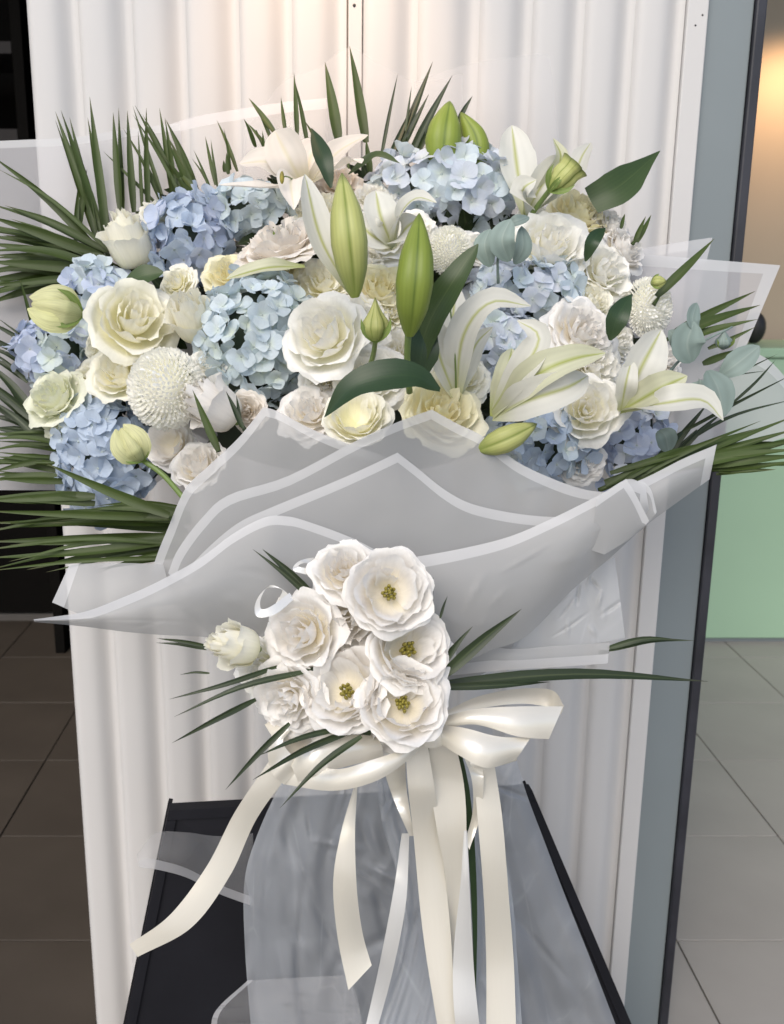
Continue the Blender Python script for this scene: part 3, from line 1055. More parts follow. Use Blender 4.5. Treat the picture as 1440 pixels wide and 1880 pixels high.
def hydrangea(label, u, v, rx, ry, mat, mat2=None, fl_r=30, rz=None, dd=0.0, minz=-0.25, dens=1.0, n=None):
    d = dome(u, v) + 0.02 - dd
    pxs = d / F
    rz = rz or min(rx, ry)
    cen = P(u, v, d + rz * pxs * 0.55)
    nn = V(*n) if n else dome_n(u, v)
    t = thing('hydrangea', label, 'flower', cen, None, 'blue hydrangea heads in the bouquet')
    rx, ry, fl_r = rx * 1.03, ry * 1.03, fl_r * .88
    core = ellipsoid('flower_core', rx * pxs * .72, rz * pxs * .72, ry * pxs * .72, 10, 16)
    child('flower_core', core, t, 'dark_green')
    N = int(dens * 4 * math.pi * ((rx * ry * rz) ** (2 / 3)) / (math.pi * fl_r * fl_r) * 2.6)
    pts = []
    for i in range(N):
        z = 1 - 2 * (i + .5) / N
        a = i * 2.399963
        q = math.sqrt(1 - z * z)
        x, y, zz = q * math.cos(a), q * math.sin(a), z
        dirv = CR * x + CU * y - CF * zz
        if zz < minz:
            continue
        pos = CR * (x * rx) + CU * (y * ry) - CF * (zz * rz)
        pos = pos * (pxs * random.uniform(.80, 1.06))
        nrm = (CR * (x / rx) + CU * (y / ry) - CF * (zz / rz)).normalized()
        nrm = (nrm + Vector((random.uniform(-.55, .55), random.uniform(-.55, .55), random.uniform(-.55, .55)))).normalized()
        q4 = face_quat(nrm, random.uniform(0, 6.28))
        s = fl_r * pxs * random.uniform(.82, 1.18)
        mt = mat if (mat2 is None or random.random() < .62) else mat2
        e = child('floret', EYEB, t, 'floret_eye', Matrix.LocRotScale(pos, q4, Vector((s, s, s))))
        for k in range(4):
            tilt = random.uniform(-.2, .85)
            m = Matrix.Rotation(k * math.pi / 2 + random.uniform(-.12, .12), 4, 'Z') @ Matrix.Rotation(tilt, 4, 'X')
            child('petal', FP[random.randrange(4)], e, mt, m)
    return t


# ---- pompon chrysanthemum
def pompon(label, u, v, rx, ry, dd=0.0, n=None):
    d = dome(u, v) - dd
    pxs = d / F
    nn = V(*n) if n else dome_n(u, v)
    cen = P(u, v, d + rx * pxs * .5)
    t = thing('pompon_chrysanthemum', label, 'flower', cen, None, 'white pompon chrysanthemums')
    rz = min(rx, ry)
    child('flower_core', ellipsoid('flower_core', rx * pxs * .8, rz * pxs * .8, ry * pxs * .8, 10, 16), t, 'white_petal')
    vs, fs, uvs = [], [], []
    N = 800
    for i in range(N):
        z = 1 - 2 * (i + .5) / N
        if z < -.35:
            continue
        a = i * 2.399963
        q = math.sqrt(max(0, 1 - z * z))
        axis_q = nn.to_track_quat('Z', 'Y')
        dv = axis_q @ Vector((q * math.cos(a), q * math.sin(a), z))
        cx, cy, cz = dv.dot(CR), dv.dot(CU), -dv.dot(CF)
        base = (CR * (cx * rx) + CU * (cy * ry) - CF * (cz * rz)) * pxs
        nrm = dv
        up = (nn - nrm * nn.dot(nrm))
        up = up.normalized() if up.length > .05 else CU
        up = Quaternion(nrm, random.gauss(0, .55)) @ up
        side = nrm.cross(up).normalized()
        L = rx * pxs * .20 * random.uniform(.85, 1.15)
        wd = rx * pxs * .050 * random.uniform(.85, 1.15)
        b0 = len(vs)
        for k, (tt, ww, ris, cu) in enumerate(((0, .5, -.30, -.10), (.4, 1, .10, -.05), (.75, 1.05, .36, .10), (1.0, .55, .46, .42))):
            c_ = base * .93 + nrm * (L * ris * 1.5) + up * (L * (cu) * .9) + nrm * (tt * L * .25)
            for sgn in (-1, 0, 1):
                vs.append(c_ + side * (wd * ww * sgn) + nrm * (abs(sgn) * wd * .45))
                uvs.append(((sgn + 1) / 2, tt))
        for k in range(3):
            for j in range(2):
                o = b0 + k * 3 + j
                fs.append((o, o + 1, o + 4, o + 3))
    me = raw_mesh('petals', vs, fs, uvs)
    o = child('petals', me, t, 'pompon_petal')
    o['kind'] = 'stuff'
    return t


# ---- lilies
def lily(label, base, tepals, mat='lily_tepal', stamens=(), group='open white lilies'):
    """BASE (u, v, d); tepals: (mid (u, v, d), tip (u, v, d), width px, facing, [mat])"""
    b = P(*base)
    t = thing('lily_flower', label, 'flower', b, None, group)
    for tp in tepals:
        pts, wd, fc = tp[0], tp[1], tp[2]
        mt = tp[3] if len(tp) > 3 else mat
        pw = [b] + [P(*q) for q in pts]
        d = pts[0][2]
        me = blade('tepal', pw, wd / F * d, 'tepal', V(*fc), cup=0.46, n=18, m=9, wave=.05)
        child('tepal', local(t, me), t, mt)
    for q in stamens:
        pw = [b] + [P(*z) for z in q]
        f = child('filament', local(t, tube('filament', pw, .0012, .0009)), t, 'stem_green')
        a = child('anther', ellipsoid('anther', .003, .003, .008, 6, 8), f, 'stamen_yellow')
        a.location = pw[-1] - b
    return t


def lily_bud(label, base, pts, wd, mat='lily_bud', stem=None, kind='spindle', group='closed lily buds', extra=()):
    b = P(*base)
    t = thing('lily_bud', label, 'flower bud', b, None, group)
    pw = [b] + [P(*q) for q in pts]
    child('bud', local(t, spindle('bud', pw, wd / F * base[2], kind, 3, .12)), t, mat)
    if stem:
        child('stem', local(t, tube('stem', [P(*q) for q in stem], 13 / F * base[2] * .5)), t, 'stem_green')
    for ep, ew, ef, em in extra:
        child('tepal', local(t, blade('tepal', [P(*q) for q in ep], ew / F * base[2], 'tepal', V(*ef), cup=.35, n=16, m=7)), t, em)
    return t


def small_bud(label, base, tip, wd, stem=None, mat='bud_petal', group='closed lisianthus buds', sep=True, kind='bud'):
    b = P(*base)
    t = thing('lisianthus_bud', label, 'flower bud', b, None, group)
    tp = P(*tip)
    ax = (tp - b)
    child('bud', local(t, spindle('bud', [b, b.lerp(tp, .5), tp], wd / F * base[2], kind, 5, .16)), t, mat)
    # two wrapped petals loosening at the tip
    w_ = wd / F * base[2]
    side = ax.cross(CF).normalized()
    for sg in (-1, 1) if kind == 'bud' else ():
        pts = [b, b.lerp(tp, .45) + side * (sg * w_ * .28) - CF * (w_ * .38), tp + side * (sg * w_ * .16) - CF * (w_ * .10) + ax * .04]
        child('petal', local(t, blade('petal', pts, w_ * .8, 'oval', V(sg * .3, .2, 1), cup=-.35, n=12, m=7)), t, mat)
    if sep:
        for sg in (-1, 0, 1):
            pts = [b - ax * .05, b.lerp(tp, .2) + side * (sg * w_ * .40) - CF * (w_ * (.40 - .1 * abs(sg))), b.lerp(tp, .48) + side * (sg * w_ * .50) - CF * (w_ * .36)]
            child('sepal', local(t, blade('sepal', pts, w_ * .22, 'leaf', V(0, 0, 1), n=8, m=3)), t, 'sepal')
    if stem:
        child('stem', local(t, tube('stem', [P(*q) for q in stem], 10 / F * base[2] * .5)), t, 'stem_green')
    return t


def leaf(label, pts, wd, mat='broad_leaf', facing=(0, .3, 1), name='lily_leaf', kind='leaf', cat='leaf', group='broad dark leaves among the flowers', cup=.2, twist=0.0):
    pw = [P(*q) for q in pts]
    me = blade(name, pw, wd / F * pts[0][2], kind, V(*facing), cup=cup, n=18, m=7, twist=twist)
    me.transform(Matrix.Translation(-pw[0]))
    o = link(bpy.data.objects.new(name, me))
    o.location = pw[0]
    setmat(o, mat)
    tag(o, label, cat, group)
    return o


def frond(label, rachis, leaflets, mat='palm_blade', group='palm fronds fanning round the bouquet', d=None, name='palm_frond', w=17, facing=(0, .2, 1), dense=False):
    """rachis: pixel path; leaflets: (base u, v), (tip u, v)[, width][, depth change at the tip]"""
    pw = [P(*q) for q in rachis]
    t = thing(name, label, 'palm frond', pw[0], None, group)
    child('stalk', local(t, tube('stalk', pw, .0030, .0016)), t, mat)
    d0 = sum(q[2] for q in rachis) / len(rachis)
    if dense:
        more = []
        for lf in leaflets:
            (bu, bv), (tu, tv) = lf[0], lf[1]
            q = random.uniform(.80, .98)
            j = lambda: random.uniform(-12, 12)
            more.append(((bu + j(), bv + j()), (bu + (tu - bu) * q + j(), bv + (tv - bv) * q + j()), (lf[2] if len(lf) > 2 else w) * random.uniform(.5, .85)))
        leaflets = list(leaflets) + more
    for lf in leaflets:
        (bu, bv), (tu, tv) = lf[0], lf[1]
        wd = lf[2] if len(lf) > 2 else w
        dt = lf[3] if len(lf) > 3 else random.uniform(-.02, .03)
        db = d0 + random.uniform(-.012, .012)
        a, b = P(bu, bv, db), P(tu, tv, db + dt)
        L = (b - a).length
        mid = a.lerp(b, .5) + CU * (L * random.uniform(-.02, .07)) - CF * (L * random.uniform(-.04, .07))
        me = blade('leaflet', [a, mid, b], wd * .80 / F * db, 'leaflet', V(facing[0] + random.uniform(-.5, .5), facing[1] + random.uniform(-.4, .4), 1), cup=.3, n=11, m=5, twist=random.uniform(-.4, .4))
        child('leaflet', local(t, me), t, mat)
    return t


# ================================================================== WHAT STANDS IN THE BOUQUET
# ---- the green mass the stems are set in
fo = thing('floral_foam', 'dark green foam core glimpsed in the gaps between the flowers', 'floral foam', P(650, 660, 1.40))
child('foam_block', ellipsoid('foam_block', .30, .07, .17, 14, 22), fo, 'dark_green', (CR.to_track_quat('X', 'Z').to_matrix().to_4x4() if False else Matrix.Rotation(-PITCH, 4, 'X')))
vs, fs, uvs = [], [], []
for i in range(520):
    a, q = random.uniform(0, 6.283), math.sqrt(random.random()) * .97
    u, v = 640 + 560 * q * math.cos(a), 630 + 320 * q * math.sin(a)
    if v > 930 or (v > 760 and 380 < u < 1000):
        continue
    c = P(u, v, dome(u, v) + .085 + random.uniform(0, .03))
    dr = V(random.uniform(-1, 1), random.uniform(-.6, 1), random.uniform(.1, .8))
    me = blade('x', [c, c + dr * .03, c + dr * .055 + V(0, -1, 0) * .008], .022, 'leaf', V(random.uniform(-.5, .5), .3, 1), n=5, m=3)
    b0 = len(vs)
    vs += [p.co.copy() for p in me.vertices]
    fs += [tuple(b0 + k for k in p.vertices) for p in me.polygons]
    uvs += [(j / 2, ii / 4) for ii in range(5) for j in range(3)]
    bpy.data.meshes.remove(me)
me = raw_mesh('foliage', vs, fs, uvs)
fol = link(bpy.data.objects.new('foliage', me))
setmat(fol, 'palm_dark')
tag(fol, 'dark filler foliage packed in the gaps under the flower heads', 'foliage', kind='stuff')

# ---- hydrangeas
hydrangea('vivid blue hydrangea between the tall cream rosebud and the paler blue head', 352, 436, 78, 78, 'blue_strong', 'blue_lilac', 31)
hydrangea('light blue hydrangea tucked under the blush lily and above the ruffled blush flower', 462, 385, 72, 45, 'blue_pale', 'blue_green', 30, dd=.0)
hydrangea('tall pale blue hydrangea in the centre between cream bud and white rose', 470, 622, 98, 120, 'blue_pale', 'blue_green', 29, rz=85)
hydrangea('wide grey blue hydrangea at the top below the twin green lily buds', 822, 352, 136, 78, 'blue_grey', 'blue_pale', 31)
hydrangea('blue grey hydrangea under the eucalyptus leaves and above the curling lily petals', 962, 540, 98, 62, 'blue_grey', 'blue_pale', 30)
hydrangea('washed out grey hydrangea half hidden under the curling lily petals', 905, 640, 72, 72, 'blue_grey', 'blue_green', 30, dd=-.02)
hydrangea('strong blue hydrangea hanging low beneath the pompon, crossed by a palm leaflet', 195, 835, 86, 118, 'blue_strong', 'blue_strong', 31, rz=80)
hydrangea('small blue hydrangea behind the greenish yellow bud', 178, 533, 56, 44, 'blue_pale', 'blue_lilac', 30)
hydrangea('grey blue hydrangea directly under the greenish yellow bud', 108, 645, 76, 62, 'blue_lilac', 'blue_green', 29)
hydrangea('lilac blue hydrangea beside the drooping lily at the low edge', 1150, 788, 64, 104, 'blue_lilac', 'blue_grey', 32, rz=66)
hydrangea('sky blue hydrangea behind the yellow green lily tip at the wrap edge', 985, 812, 92, 78, 'blue_strong', 'blue_pale', 32, dd=.0)

# ---- white and cream flowers
W = 'white_petal'
rose('tall cream rosebud standing before the palm fronds beside vivid blue hydrangea', 234, 438, 56, 'bud', 'cream_petal', (-.25, .9, .55), name='rose_bud')
rose('small cream rose above the vivid blue hydrangea', 300, 386, 42, 'cup', 'cream_petal', (.1, .8, .6))
rose('large cream rose with ruffled edge between the blue hydrangeas and cream bud', 248, 582, 80, 'cup', 'cream_petal', (.35, .35, .9), dd=.02)
rose('cream rose tucked under the large ruffled cream rose', 214, 682, 56, 'cup', 'cream_petal', (-.2, .3, .9), dd=.005)
rose('smooth cream rosebud beside the tall pale hydrangea', 350, 580, 54, 'bud', 'cream_petal', (-.15, .55, .8), name='rose_bud')
rose('greenish white rose above the low blue hydrangea on the outer edge', 94, 726, 56, 'cup', 'green_white_petal', (-.35, .4, .9), dd=.01)
rose('ruffled greenish flower hanging under the greenish white rose', 108, 786, 42, 'full', 'green_white_petal', (-.4, -.3, .9))
rose('pure white bud turned sideways beside the large pompon', 385, 742, 60, 'bud', 'pure_petal', (-.75, .45, .5), name='rose_bud', dd=.02, calyx=True)
rose('round white bud peeping over the wrap beneath the pompon', 362, 850, 50, 'cup', 'pure_petal', (-.2, .55, .8), name='rose_bud', dd=.02)
rose('plain white flower in shadow beneath the pompon', 312, 815, 46, 'open', 'pure_petal', (-.2, .2, 1), dd=-.02)
rose('ruffled blush flower seen from the side under the light blue hydrangea', 512, 440, 80, 'full', 'blush_petal', (-.25, .8, .55), dd=.02, calyx=True)
rose('white ruffled flower behind the pale half open lily bud', 700, 425, 70, 'full', W, (.05, .5, .9), dd=.0)
rose('white flower low behind the pale half open lily bud', 592, 380, 52, 'full', 'cream_petal', (-.2, .7, .8), dd=-.02)
rose('yellowish rose between the two tall lily buds', 700, 525, 52, 'cup', 'yellow_petal', (.1, .4, .9), dd=-.01)
rose('cream flower under the pale half open lily bud beside the white rose', 590, 515, 58, 'full', 'cream_petal', (-.1, .5, .9), dd=-.03)
rose('large white rose in the middle beside the tall pale hydrangea', 592, 612, 78, 'cup', W, (-.35, .25, .95), dd=.035)
rose('white ruffled flower behind the large white rose and green pointed bud', 655, 590, 66, 'full', W, (.2, .35, .95), dd=-.01)
rose('ruffled white flower beneath the green pointed bud', 680, 690, 68, 'full', W, (0, .35, 1), dd=.0)
rose('cream flower peeping between the dark lily leaf and the wrap', 655, 765, 60, 'open', 'cream_petal', (.0, .5, .9), dd=.03)
rose('white flower half hidden behind the peaked wrap edge', 570, 752, 60, 'full', 'pure_petal', (-.1, .5, .9), dd=.0)
rose('yellow hearted rose at the blunt end of the dark lily leaf', 815, 752, 74, 'cup', 'yellow_petal', (.1, .5, .9), dd=.035)
rose('open white rose beside the eucalyptus and under the green calyx bud', 1012, 446, 72, 'cup', W, (.1, .35, .95), dd=.025)
rose('pale yellow rose under the nodding green calyx bud', 1066, 388, 58, 'cup', 'yellow_petal', (.25, .6, .8), dd=.0)
rose('ruffled white flower between the open white rose and the oval pompon', 1115, 495, 64, 'full', W, (.4, .3, .9), dd=.015)
rose('small frilled white flower next to the pale yellow rose', 1128, 412, 40, 'full', 'pure_petal', (.5, .5, .8))
rose('round white flower on the outer edge above the oval pompon', 1150, 455, 44, 'cup', 'pure_petal', (.6, .45, .8))
rose('small creamy rose above the white rose in the lily cluster', 1092, 552, 40, 'cup', 'cream_petal', (.3, .3, .9))
rose('bright white rose above the long pointing lily petals', 1072, 604, 66, 'full', 'pure_petal', (.25, .3, .95), dd=.02)
rose('white flower right under the bright white rose', 1098, 668, 60, 'full', W, (.4, .15, .95), dd=.015)
rose('cream white rose between the sky blue and lilac hydrangeas', 1078, 752, 66, 'cup', W, (-.1, .1, 1), dd=.03)
rose('white flower low between the sky blue and lilac hydrangeas', 1070, 846, 44, 'full', 'pure_petal', (.1, -.1, 1), dd=.0)
rose('white flower peeking out behind the eucalyptus leaves', 1228, 662, 34, 'full', 'pure_petal', (.5, .2, .9))
rose('white flower hidden behind the tall green lily bud', 735, 640, 56, 'full', W, (0, .3, 1), dd=-.03)
rose('creamy flower behind the dark lily leaf beside the grey hydrangea', 850, 690, 50, 'full', 'cream_petal', (0, .3, 1), dd=-.03)
rose('cream flower in the gap between vivid blue and tall pale hydrangea', 415, 500, 46, 'full', 'yellow_petal', (-.1, .4, .9), dd=-.03)
rose('whitish flower under the ruffled blush flower beside the dark gap', 505, 492, 40, 'cup', 'yellow_petal', (-.3, .6, .7), dd=-.035)
rose('white flower below the wide grey hydrangea beside the small pompon', 760, 420, 44, 'full', W, (0, .4, 1), dd=-.03)

for lab, u, v, r, k, m_ in (
        ('small cream bloom between the smooth cream bud and the vivid blue hydrangea', 322, 518, 38, 'full', 'cream_petal'),
        ('small frilled white bloom between the pale half open bud and ruffled blush flower', 560, 425, 42, 'full', 'white_petal'),
        ('small cream bloom just above the low blue hydrangea beside the greenish white rose', 158, 700, 38, 'full', 'cream_petal'),
        ('small white bloom between the pompon and the tall pale hydrangea', 380, 668, 36, 'full', 'white_petal'),
        ('small white bloom under the tall pale hydrangea beside the wrap peak', 452, 755, 36, 'full', 'blush_petal'),
        ('small white bloom between the large white rose and the wrap peak', 600, 700, 44, 'full', 'white_petal'),
        ('small frilled bloom just above the yellowish rose', 672, 476, 40, 'full', 'white_petal'),
        ('small cream bloom tucked behind the base of the tall green bud', 722, 572, 42, 'full', 'cream_petal'),
        ('small white bloom behind the arching lily petal base', 775, 690, 44, 'full', 'white_petal'),
        ('small cream bloom beneath the blush lily tepal', 622, 332, 44, 'full', 'blush_petal'),
        ('small white bloom between the eucalyptus sprig and small pompon', 878, 452, 36, 'full', 'white_petal'),
        ('small cream bloom beside the open white rose, under its rim', 1038, 512, 38, 'full', 'cream_petal'),
        ('small white bloom between bright white rose and oval pompon', 1142, 628, 40, 'full', 'white_petal'),
        ('small white bloom behind the long pointing lily petals', 1010, 640, 40, 'full', 'white_petal'),
        ('small white bloom under the sky blue hydrangea edge', 1030, 720, 36, 'cup', 'cream_petal'),
        ('small frilled bloom between upper lily petals and wide grey hydrangea', 990, 398, 38, 'full', 'white_petal'),
        ('small pale bloom on the rim below the wide grey hydrangea', 690, 360, 40, 'full', 'white_petal'),
        ('small pale bloom between the two cream roses and the grey blue hydrangea', 178, 630, 34, 'full', 'cream_petal')):
    rose(lab, u, v, r, k, m_, dd=-.022)

# ---- pompons
pompon('large round white pompon chrysanthemum beside the pure white bud', 305, 714, 64, 70, .05, (-.2, .2, 1))
pompon('oval white pompon chrysanthemum at the edge beside the dark leaf', 1188, 566, 40, 54, .02, (.55, .1, .9))
pompon('small white pompon chrysanthemum behind the upright dark leaf', 824, 462, 40, 42, .005, (.1, .4, 1))

# ---- lilies
lily('blush open lily at the top before the palm blades', (560, 345, 1.31), [
    ([(530, 290, 1.29), (505, 240, 1.31)], 74, (-.2, -.1, 1)), ([(500, 300, 1.30), (440, 300, 1.31)], 62, (-.2, .5, 1)),
    ([(620, 280, 1.31), (676, 248, 1.31)], 44, (.2, .7, 1)), ([(570, 290, 1.33), (590, 262, 1.36)], 66, (0, .2, 1)),
    ([(640, 300, 1.28), (664, 300, 1.25)], 40, (.2, .9, .6)), ([(480, 345, 1.27), (402, 340, 1.27)], 34, (-.2, .8, .6)),
    ([(535, 330, 1.25), (540, 385, 1.22)], 52, (0, .5, 1))], 'lily_tepal_blush', [[(530, 325, 1.24), (518, 326, 1.22)]])
lily('white lily with arching petals right beside the tall green bud', (838, 735, 1.14), [
    ([(806, 650, 1.10), (790, 570, 1.10)], 60, (.4, 0, 1)), ([(850, 620, 1.09), (900, 556, 1.08), (975, 562, 1.09)], 62, (-.2, .5, 1)),
    ([(830, 620, 1.14), (838, 520, 1.17)], 58, (0, 0, 1)), ([(870, 640, 1.13), (905, 600, 1.13)], 40, (0, .3, 1))],
    'lily_tepal', [[(835, 640, 1.10), (826, 560, 1.10)]])
lily('white lily with one long petal pointing at the white roses', (905, 765, 1.12), [
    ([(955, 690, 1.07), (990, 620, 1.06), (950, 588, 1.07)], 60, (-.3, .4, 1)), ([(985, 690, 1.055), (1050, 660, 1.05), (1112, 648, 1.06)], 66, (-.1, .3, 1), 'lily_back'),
    ([(970, 735, 1.06), (1040, 712, 1.05), (1080, 690, 1.07)], 74, (.0, .1, 1)), ([(930, 690, 1.10), (940, 640, 1.12)], 50, (0, .2, 1), 'lily_back')], 'lily_tepal')
lily('white lily with a drooping tip beside the lilac blue hydrangea', (1140, 755, 1.19), [
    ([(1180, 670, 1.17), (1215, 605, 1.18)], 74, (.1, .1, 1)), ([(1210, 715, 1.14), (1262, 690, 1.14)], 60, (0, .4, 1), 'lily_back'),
    ([(1220, 740, 1.12), (1290, 735, 1.12), (1328, 772, 1.12)], 62, (.1, .5, 1)), ([(1150, 700, 1.16), (1160, 660, 1.17)], 40, (0, .3, 1))], 'lily_tepal')
lily('white lily with upright petals under the nodding calyx bud at the top', (965, 395, 1.32), [
    ([(950, 310, 1.33), (940, 230, 1.36)], 68, (0, 0, 1)), ([(995, 340, 1.30), (1035, 285, 1.31)], 54, (.2, .3, 1)),
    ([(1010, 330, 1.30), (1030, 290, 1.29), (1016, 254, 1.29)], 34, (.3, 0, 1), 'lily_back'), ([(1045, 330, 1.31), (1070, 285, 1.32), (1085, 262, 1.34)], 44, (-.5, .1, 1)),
    ([(960, 350, 1.27), (985, 330, 1.26)], 60, (.1, .4, 1))], 'lily_tepal')
lily('white lily half covered by the wide grey hydrangea and tall green bud', (722, 455, 1.20), [
    ([(735, 395, 1.15), (765, 364, 1.13), (802, 372, 1.12)], 40, (-.1, .6, 1)), ([(700, 400, 1.17), (690, 350, 1.19)], 62, (0, .3, 1)), ([(680, 430, 1.17), (650, 395, 1.19)], 56, (-.2, .3, 1)),
    ([(745, 420, 1.16), (770, 400, 1.16)], 60, (.1, .4, 1))], 'lily_tepal')
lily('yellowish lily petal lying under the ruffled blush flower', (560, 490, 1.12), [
    ([(490, 492, 1.10), (415, 512, 1.11)], 36, (0, .6, 1))], 'lily_back')

# ---- lily buds
lily_bud('pale half open lily bud leaning over the white flowers', (652, 545, 1.06), [(640, 430, 1.03), (628, 318, 1.05)], 68, 'lily_bud_pale', extra=[
    ([(650, 545, 1.065), (590, 440, 1.06), (560, 320, 1.08)], 62, (.5, 0, 1), 'lily_tepal')])
lily_bud('tall closed green lily bud upright in the middle', (752, 616, 1.03), [(762, 510, 1.00), (770, 392, 1.02)], 69, 'lily_bud', stem=[(750, 612, 1.035), (748, 660, 1.06), (752, 720, 1.10)])
lily_bud('fat green lily bud standing above the wide grey hydrangea', (810, 320, 1.34), [(815, 250, 1.34), (826, 186, 1.35)], 68, 'lily_bud', kind='spindle')
lily_bud('narrower green lily bud behind the fat green one', (876, 320, 1.36), [(872, 260, 1.36), (846, 206, 1.36)], 50, 'lily_bud', kind='spindle')
lily_bud('yellow green lily tip pointing over the sky blue hydrangea', (880, 826, 1.075), [(930, 806, 1.06), (986, 778, 1.065)], 50, 'lily_bud_pale', kind='spindle')

# ---- lisianthus buds
small_bud('greenish yellow bud in front of the small blue hydrangeas', (150, 578, 1.21), (58, 558, 1.19), 66)
small_bud('greenish yellow bud on a thick stem before the low blue hydrangea', (262, 845, 1.13), (222, 786, 1.12), 52, stem=[(264, 846, 1.135), (300, 872, 1.13), (338, 915, 1.11)])
small_bud('small pointed green bud beside the tall lily bud', (690, 626, 1.06), (689, 546, 1.05), 54, stem=[(690, 620, 1.065), (686, 650, 1.09), (680, 670, 1.11)], mat='lily_bud_pale', kind='point')
small_bud('nodding green calyx bud over the pale yellow rose', (1010, 350, 1.25), (1056, 302, 1.24), 54, stem=[(1012, 346, 1.25), (995, 368, 1.27), (975, 395, 1.29)], mat='lily_bud_pale', kind='goblet')
small_bud('tiny green bud near the single upright palm blade', (1196, 520, 1.24), (1224, 516, 1.23), 26, mat='lily_bud_pale', kind='spindle')
small_bud('small green bud among the eucalyptus leaves', (1328, 640, 1.22), (1330, 604, 1.21), 32, mat='eucalyptus', kind='point')

# ---- leaves
leaf('big dark lily leaf lying across the centre below the green bud', [(808, 716, 1.00), (760, 690, .985), (690, 694, .98), (640, 715, .985), (596, 766, 1.0)], 66, 'broad_leaf', (0, .45, 1))
leaf('upright dark lily leaf behind the tall green bud with a blunt tip', [(762, 690, 1.09), (785, 600, 1.07), (830, 520, 1.05), (878, 448, 1.05)], 56, 'mid_leaf', (-.3, .2, 1), kind='oval')
leaf('dark lily leaf behind the stem of the tall green bud', [(768, 700, 1.085), (776, 640, 1.075), (790, 580, 1.08)], 62, 'broad_leaf', (.2, .1, 1))
leaf('broad green leaf spreading above the pale yellow rose against the pillar', [(1085, 370, 1.33), (1140, 340, 1.33), (1212, 277, 1.36)], 66, 'mid_leaf', (.2, .2, 1), kind='wide')
leaf('narrow dark leaf standing beside the blush lily', [(608, 345, 1.24), (596, 295, 1.24), (572, 235, 1.27)], 34, 'broad_leaf', (0, 0, 1))
leaf('dark green leaf beside the oval pompon', [(1120, 625, 1.20), (1135, 580, 1.19), (1160, 540, 1.20)], 40, 'broad_leaf', (0, .1, 1))
leaf('green lily leaf curving between the blush lily and wide grey hydrangea', [(640, 320, 1.34), (690, 285, 1.33), (735, 300, 1.30)], 22, 'mid_leaf', (0, .7, 1))
leaf('drab green leaf under the small cream rosebud and blue hydrangea', [(300, 500, 1.24), (265, 505, 1.24), (225, 520, 1.25)], 40, 'mid_leaf', (0, .3, 1))
leaf('dark leaf in the gap between the white roses', [(1075, 480, 1.25), (1090, 440, 1.24), (1112, 418, 1.26)], 26, 'broad_leaf', (0, .1, 1))

def eucalyptus(label, base, stem_pts, leaves):
    t = thing('eucalyptus_sprig', label, 'eucalyptus', P(*base), None, 'eucalyptus sprigs')
    child('stem', local(t, tube('stem', [P(*base)] + [P(*q) for q in stem_pts], .002, .0012)), t, 'eucalyptus')
    for a, m_, b, wd, fc in leaves:
        child('leaf', local(t, blade('leaf', [P(*a), P(*m_), P(*b)], wd / F * a[2], 'oval', V(*fc), cup=.15, n=12, m=5)), t, 'eucalyptus')


eucalyptus('grey green eucalyptus sprig beside the open white rose', (915, 520, 1.21), [(915, 470, 1.19), (930, 410, 1.19)], [
    ((935, 480, 1.18), (922, 440, 1.165), (938, 402, 1.17), 46, (-.3, 0, 1)), ((900, 490, 1.19), (890, 450, 1.18), (900, 420, 1.19), 40, (-.5, .1, 1)),
    ((945, 485, 1.19), (960, 455, 1.18), (958, 415, 1.18), 36, (.4, 0, 1)), ((925, 415, 1.18), (950, 405, 1.17), (972, 398, 1.18), 24, (0, .4, 1))])
eucalyptus('eucalyptus sprig spreading at the edge above the drooping lily', (1215, 700, 1.22), [(1270, 640, 1.21), (1345, 600, 1.21)], [
    ((1270, 665, 1.20), (1262, 630, 1.19), (1275, 590, 1.19), 66, (.1, 0, 1)), ((1280, 610, 1.195), (1272, 585, 1.19), (1280, 556, 1.20), 30, (.3, 0, 1)),
    ((1322, 690, 1.20), (1350, 670, 1.19), (1395, 635, 1.19), 46, (0, .3, 1)), ((1300, 680, 1.18), (1318, 712, 1.17), (1330, 765, 1.17), 60, (.2, .1, 1)),
    ((1248, 640, 1.20), (1240, 620, 1.19), (1228, 606, 1.19), 30, (-.2, .2, 1)), ((1262, 710, 1.21), (1285, 715, 1.20), (1305, 705, 1.20), 40, (0, .3, 1)),
    ((1210, 790, 1.21), (1222, 800, 1.20), (1228, 830, 1.21), 40, (0, .1, 1))])

# ---- palm fronds
frond('palm frond with four upright blades before the frosted sheet, nearest the dark shelf unit', [(200, 470, 1.37), (170, 420, 1.38)], [
    ((185, 425), (102, 205), 20), ((188, 430), (112, 202), 20), ((178, 440), (128, 215), 16), ((196, 440), (165, 178), 22), ((140, 440), (160, 310), 18), ((175, 430), (195, 470), 14)], dense=True)
frond('palm frond of crossing upright blades above the cream rosebud', [(330, 390, 1.37), (250, 390, 1.39)], [
    ((222, 390), (208, 206), 20), ((226, 390), (218, 197), 17), ((246, 390), (234, 203), 17), ((300, 365), (244, 194), 10), ((262, 390), (254, 240), 9),
    ((272, 385), (269, 198), 15), ((300, 380), (226, 235), 9), ((288, 375), (190, 278), 9), ((300, 365), (240, 262), 9), ((325, 350), (262, 210), 11), ((318, 365), (293, 198), 15), ((322, 360), (303, 216), 14)])
frond('dense short palm frond beside the vivid blue hydrangea top', [(360, 390, 1.37), (330, 300, 1.38)], [
    ((345, 375), (248, 193), 16), ((365, 370), (305, 220), 22), ((360, 365), (310, 262), 18), ((350, 365), (300, 285), 14), ((392, 362), (356, 275), 8), ((396, 340), (377, 250), 9), ((436, 315), (398, 220), 10), ((372, 372), (320, 310), 16), ((420, 320), (416, 280), 12)], dense=True)
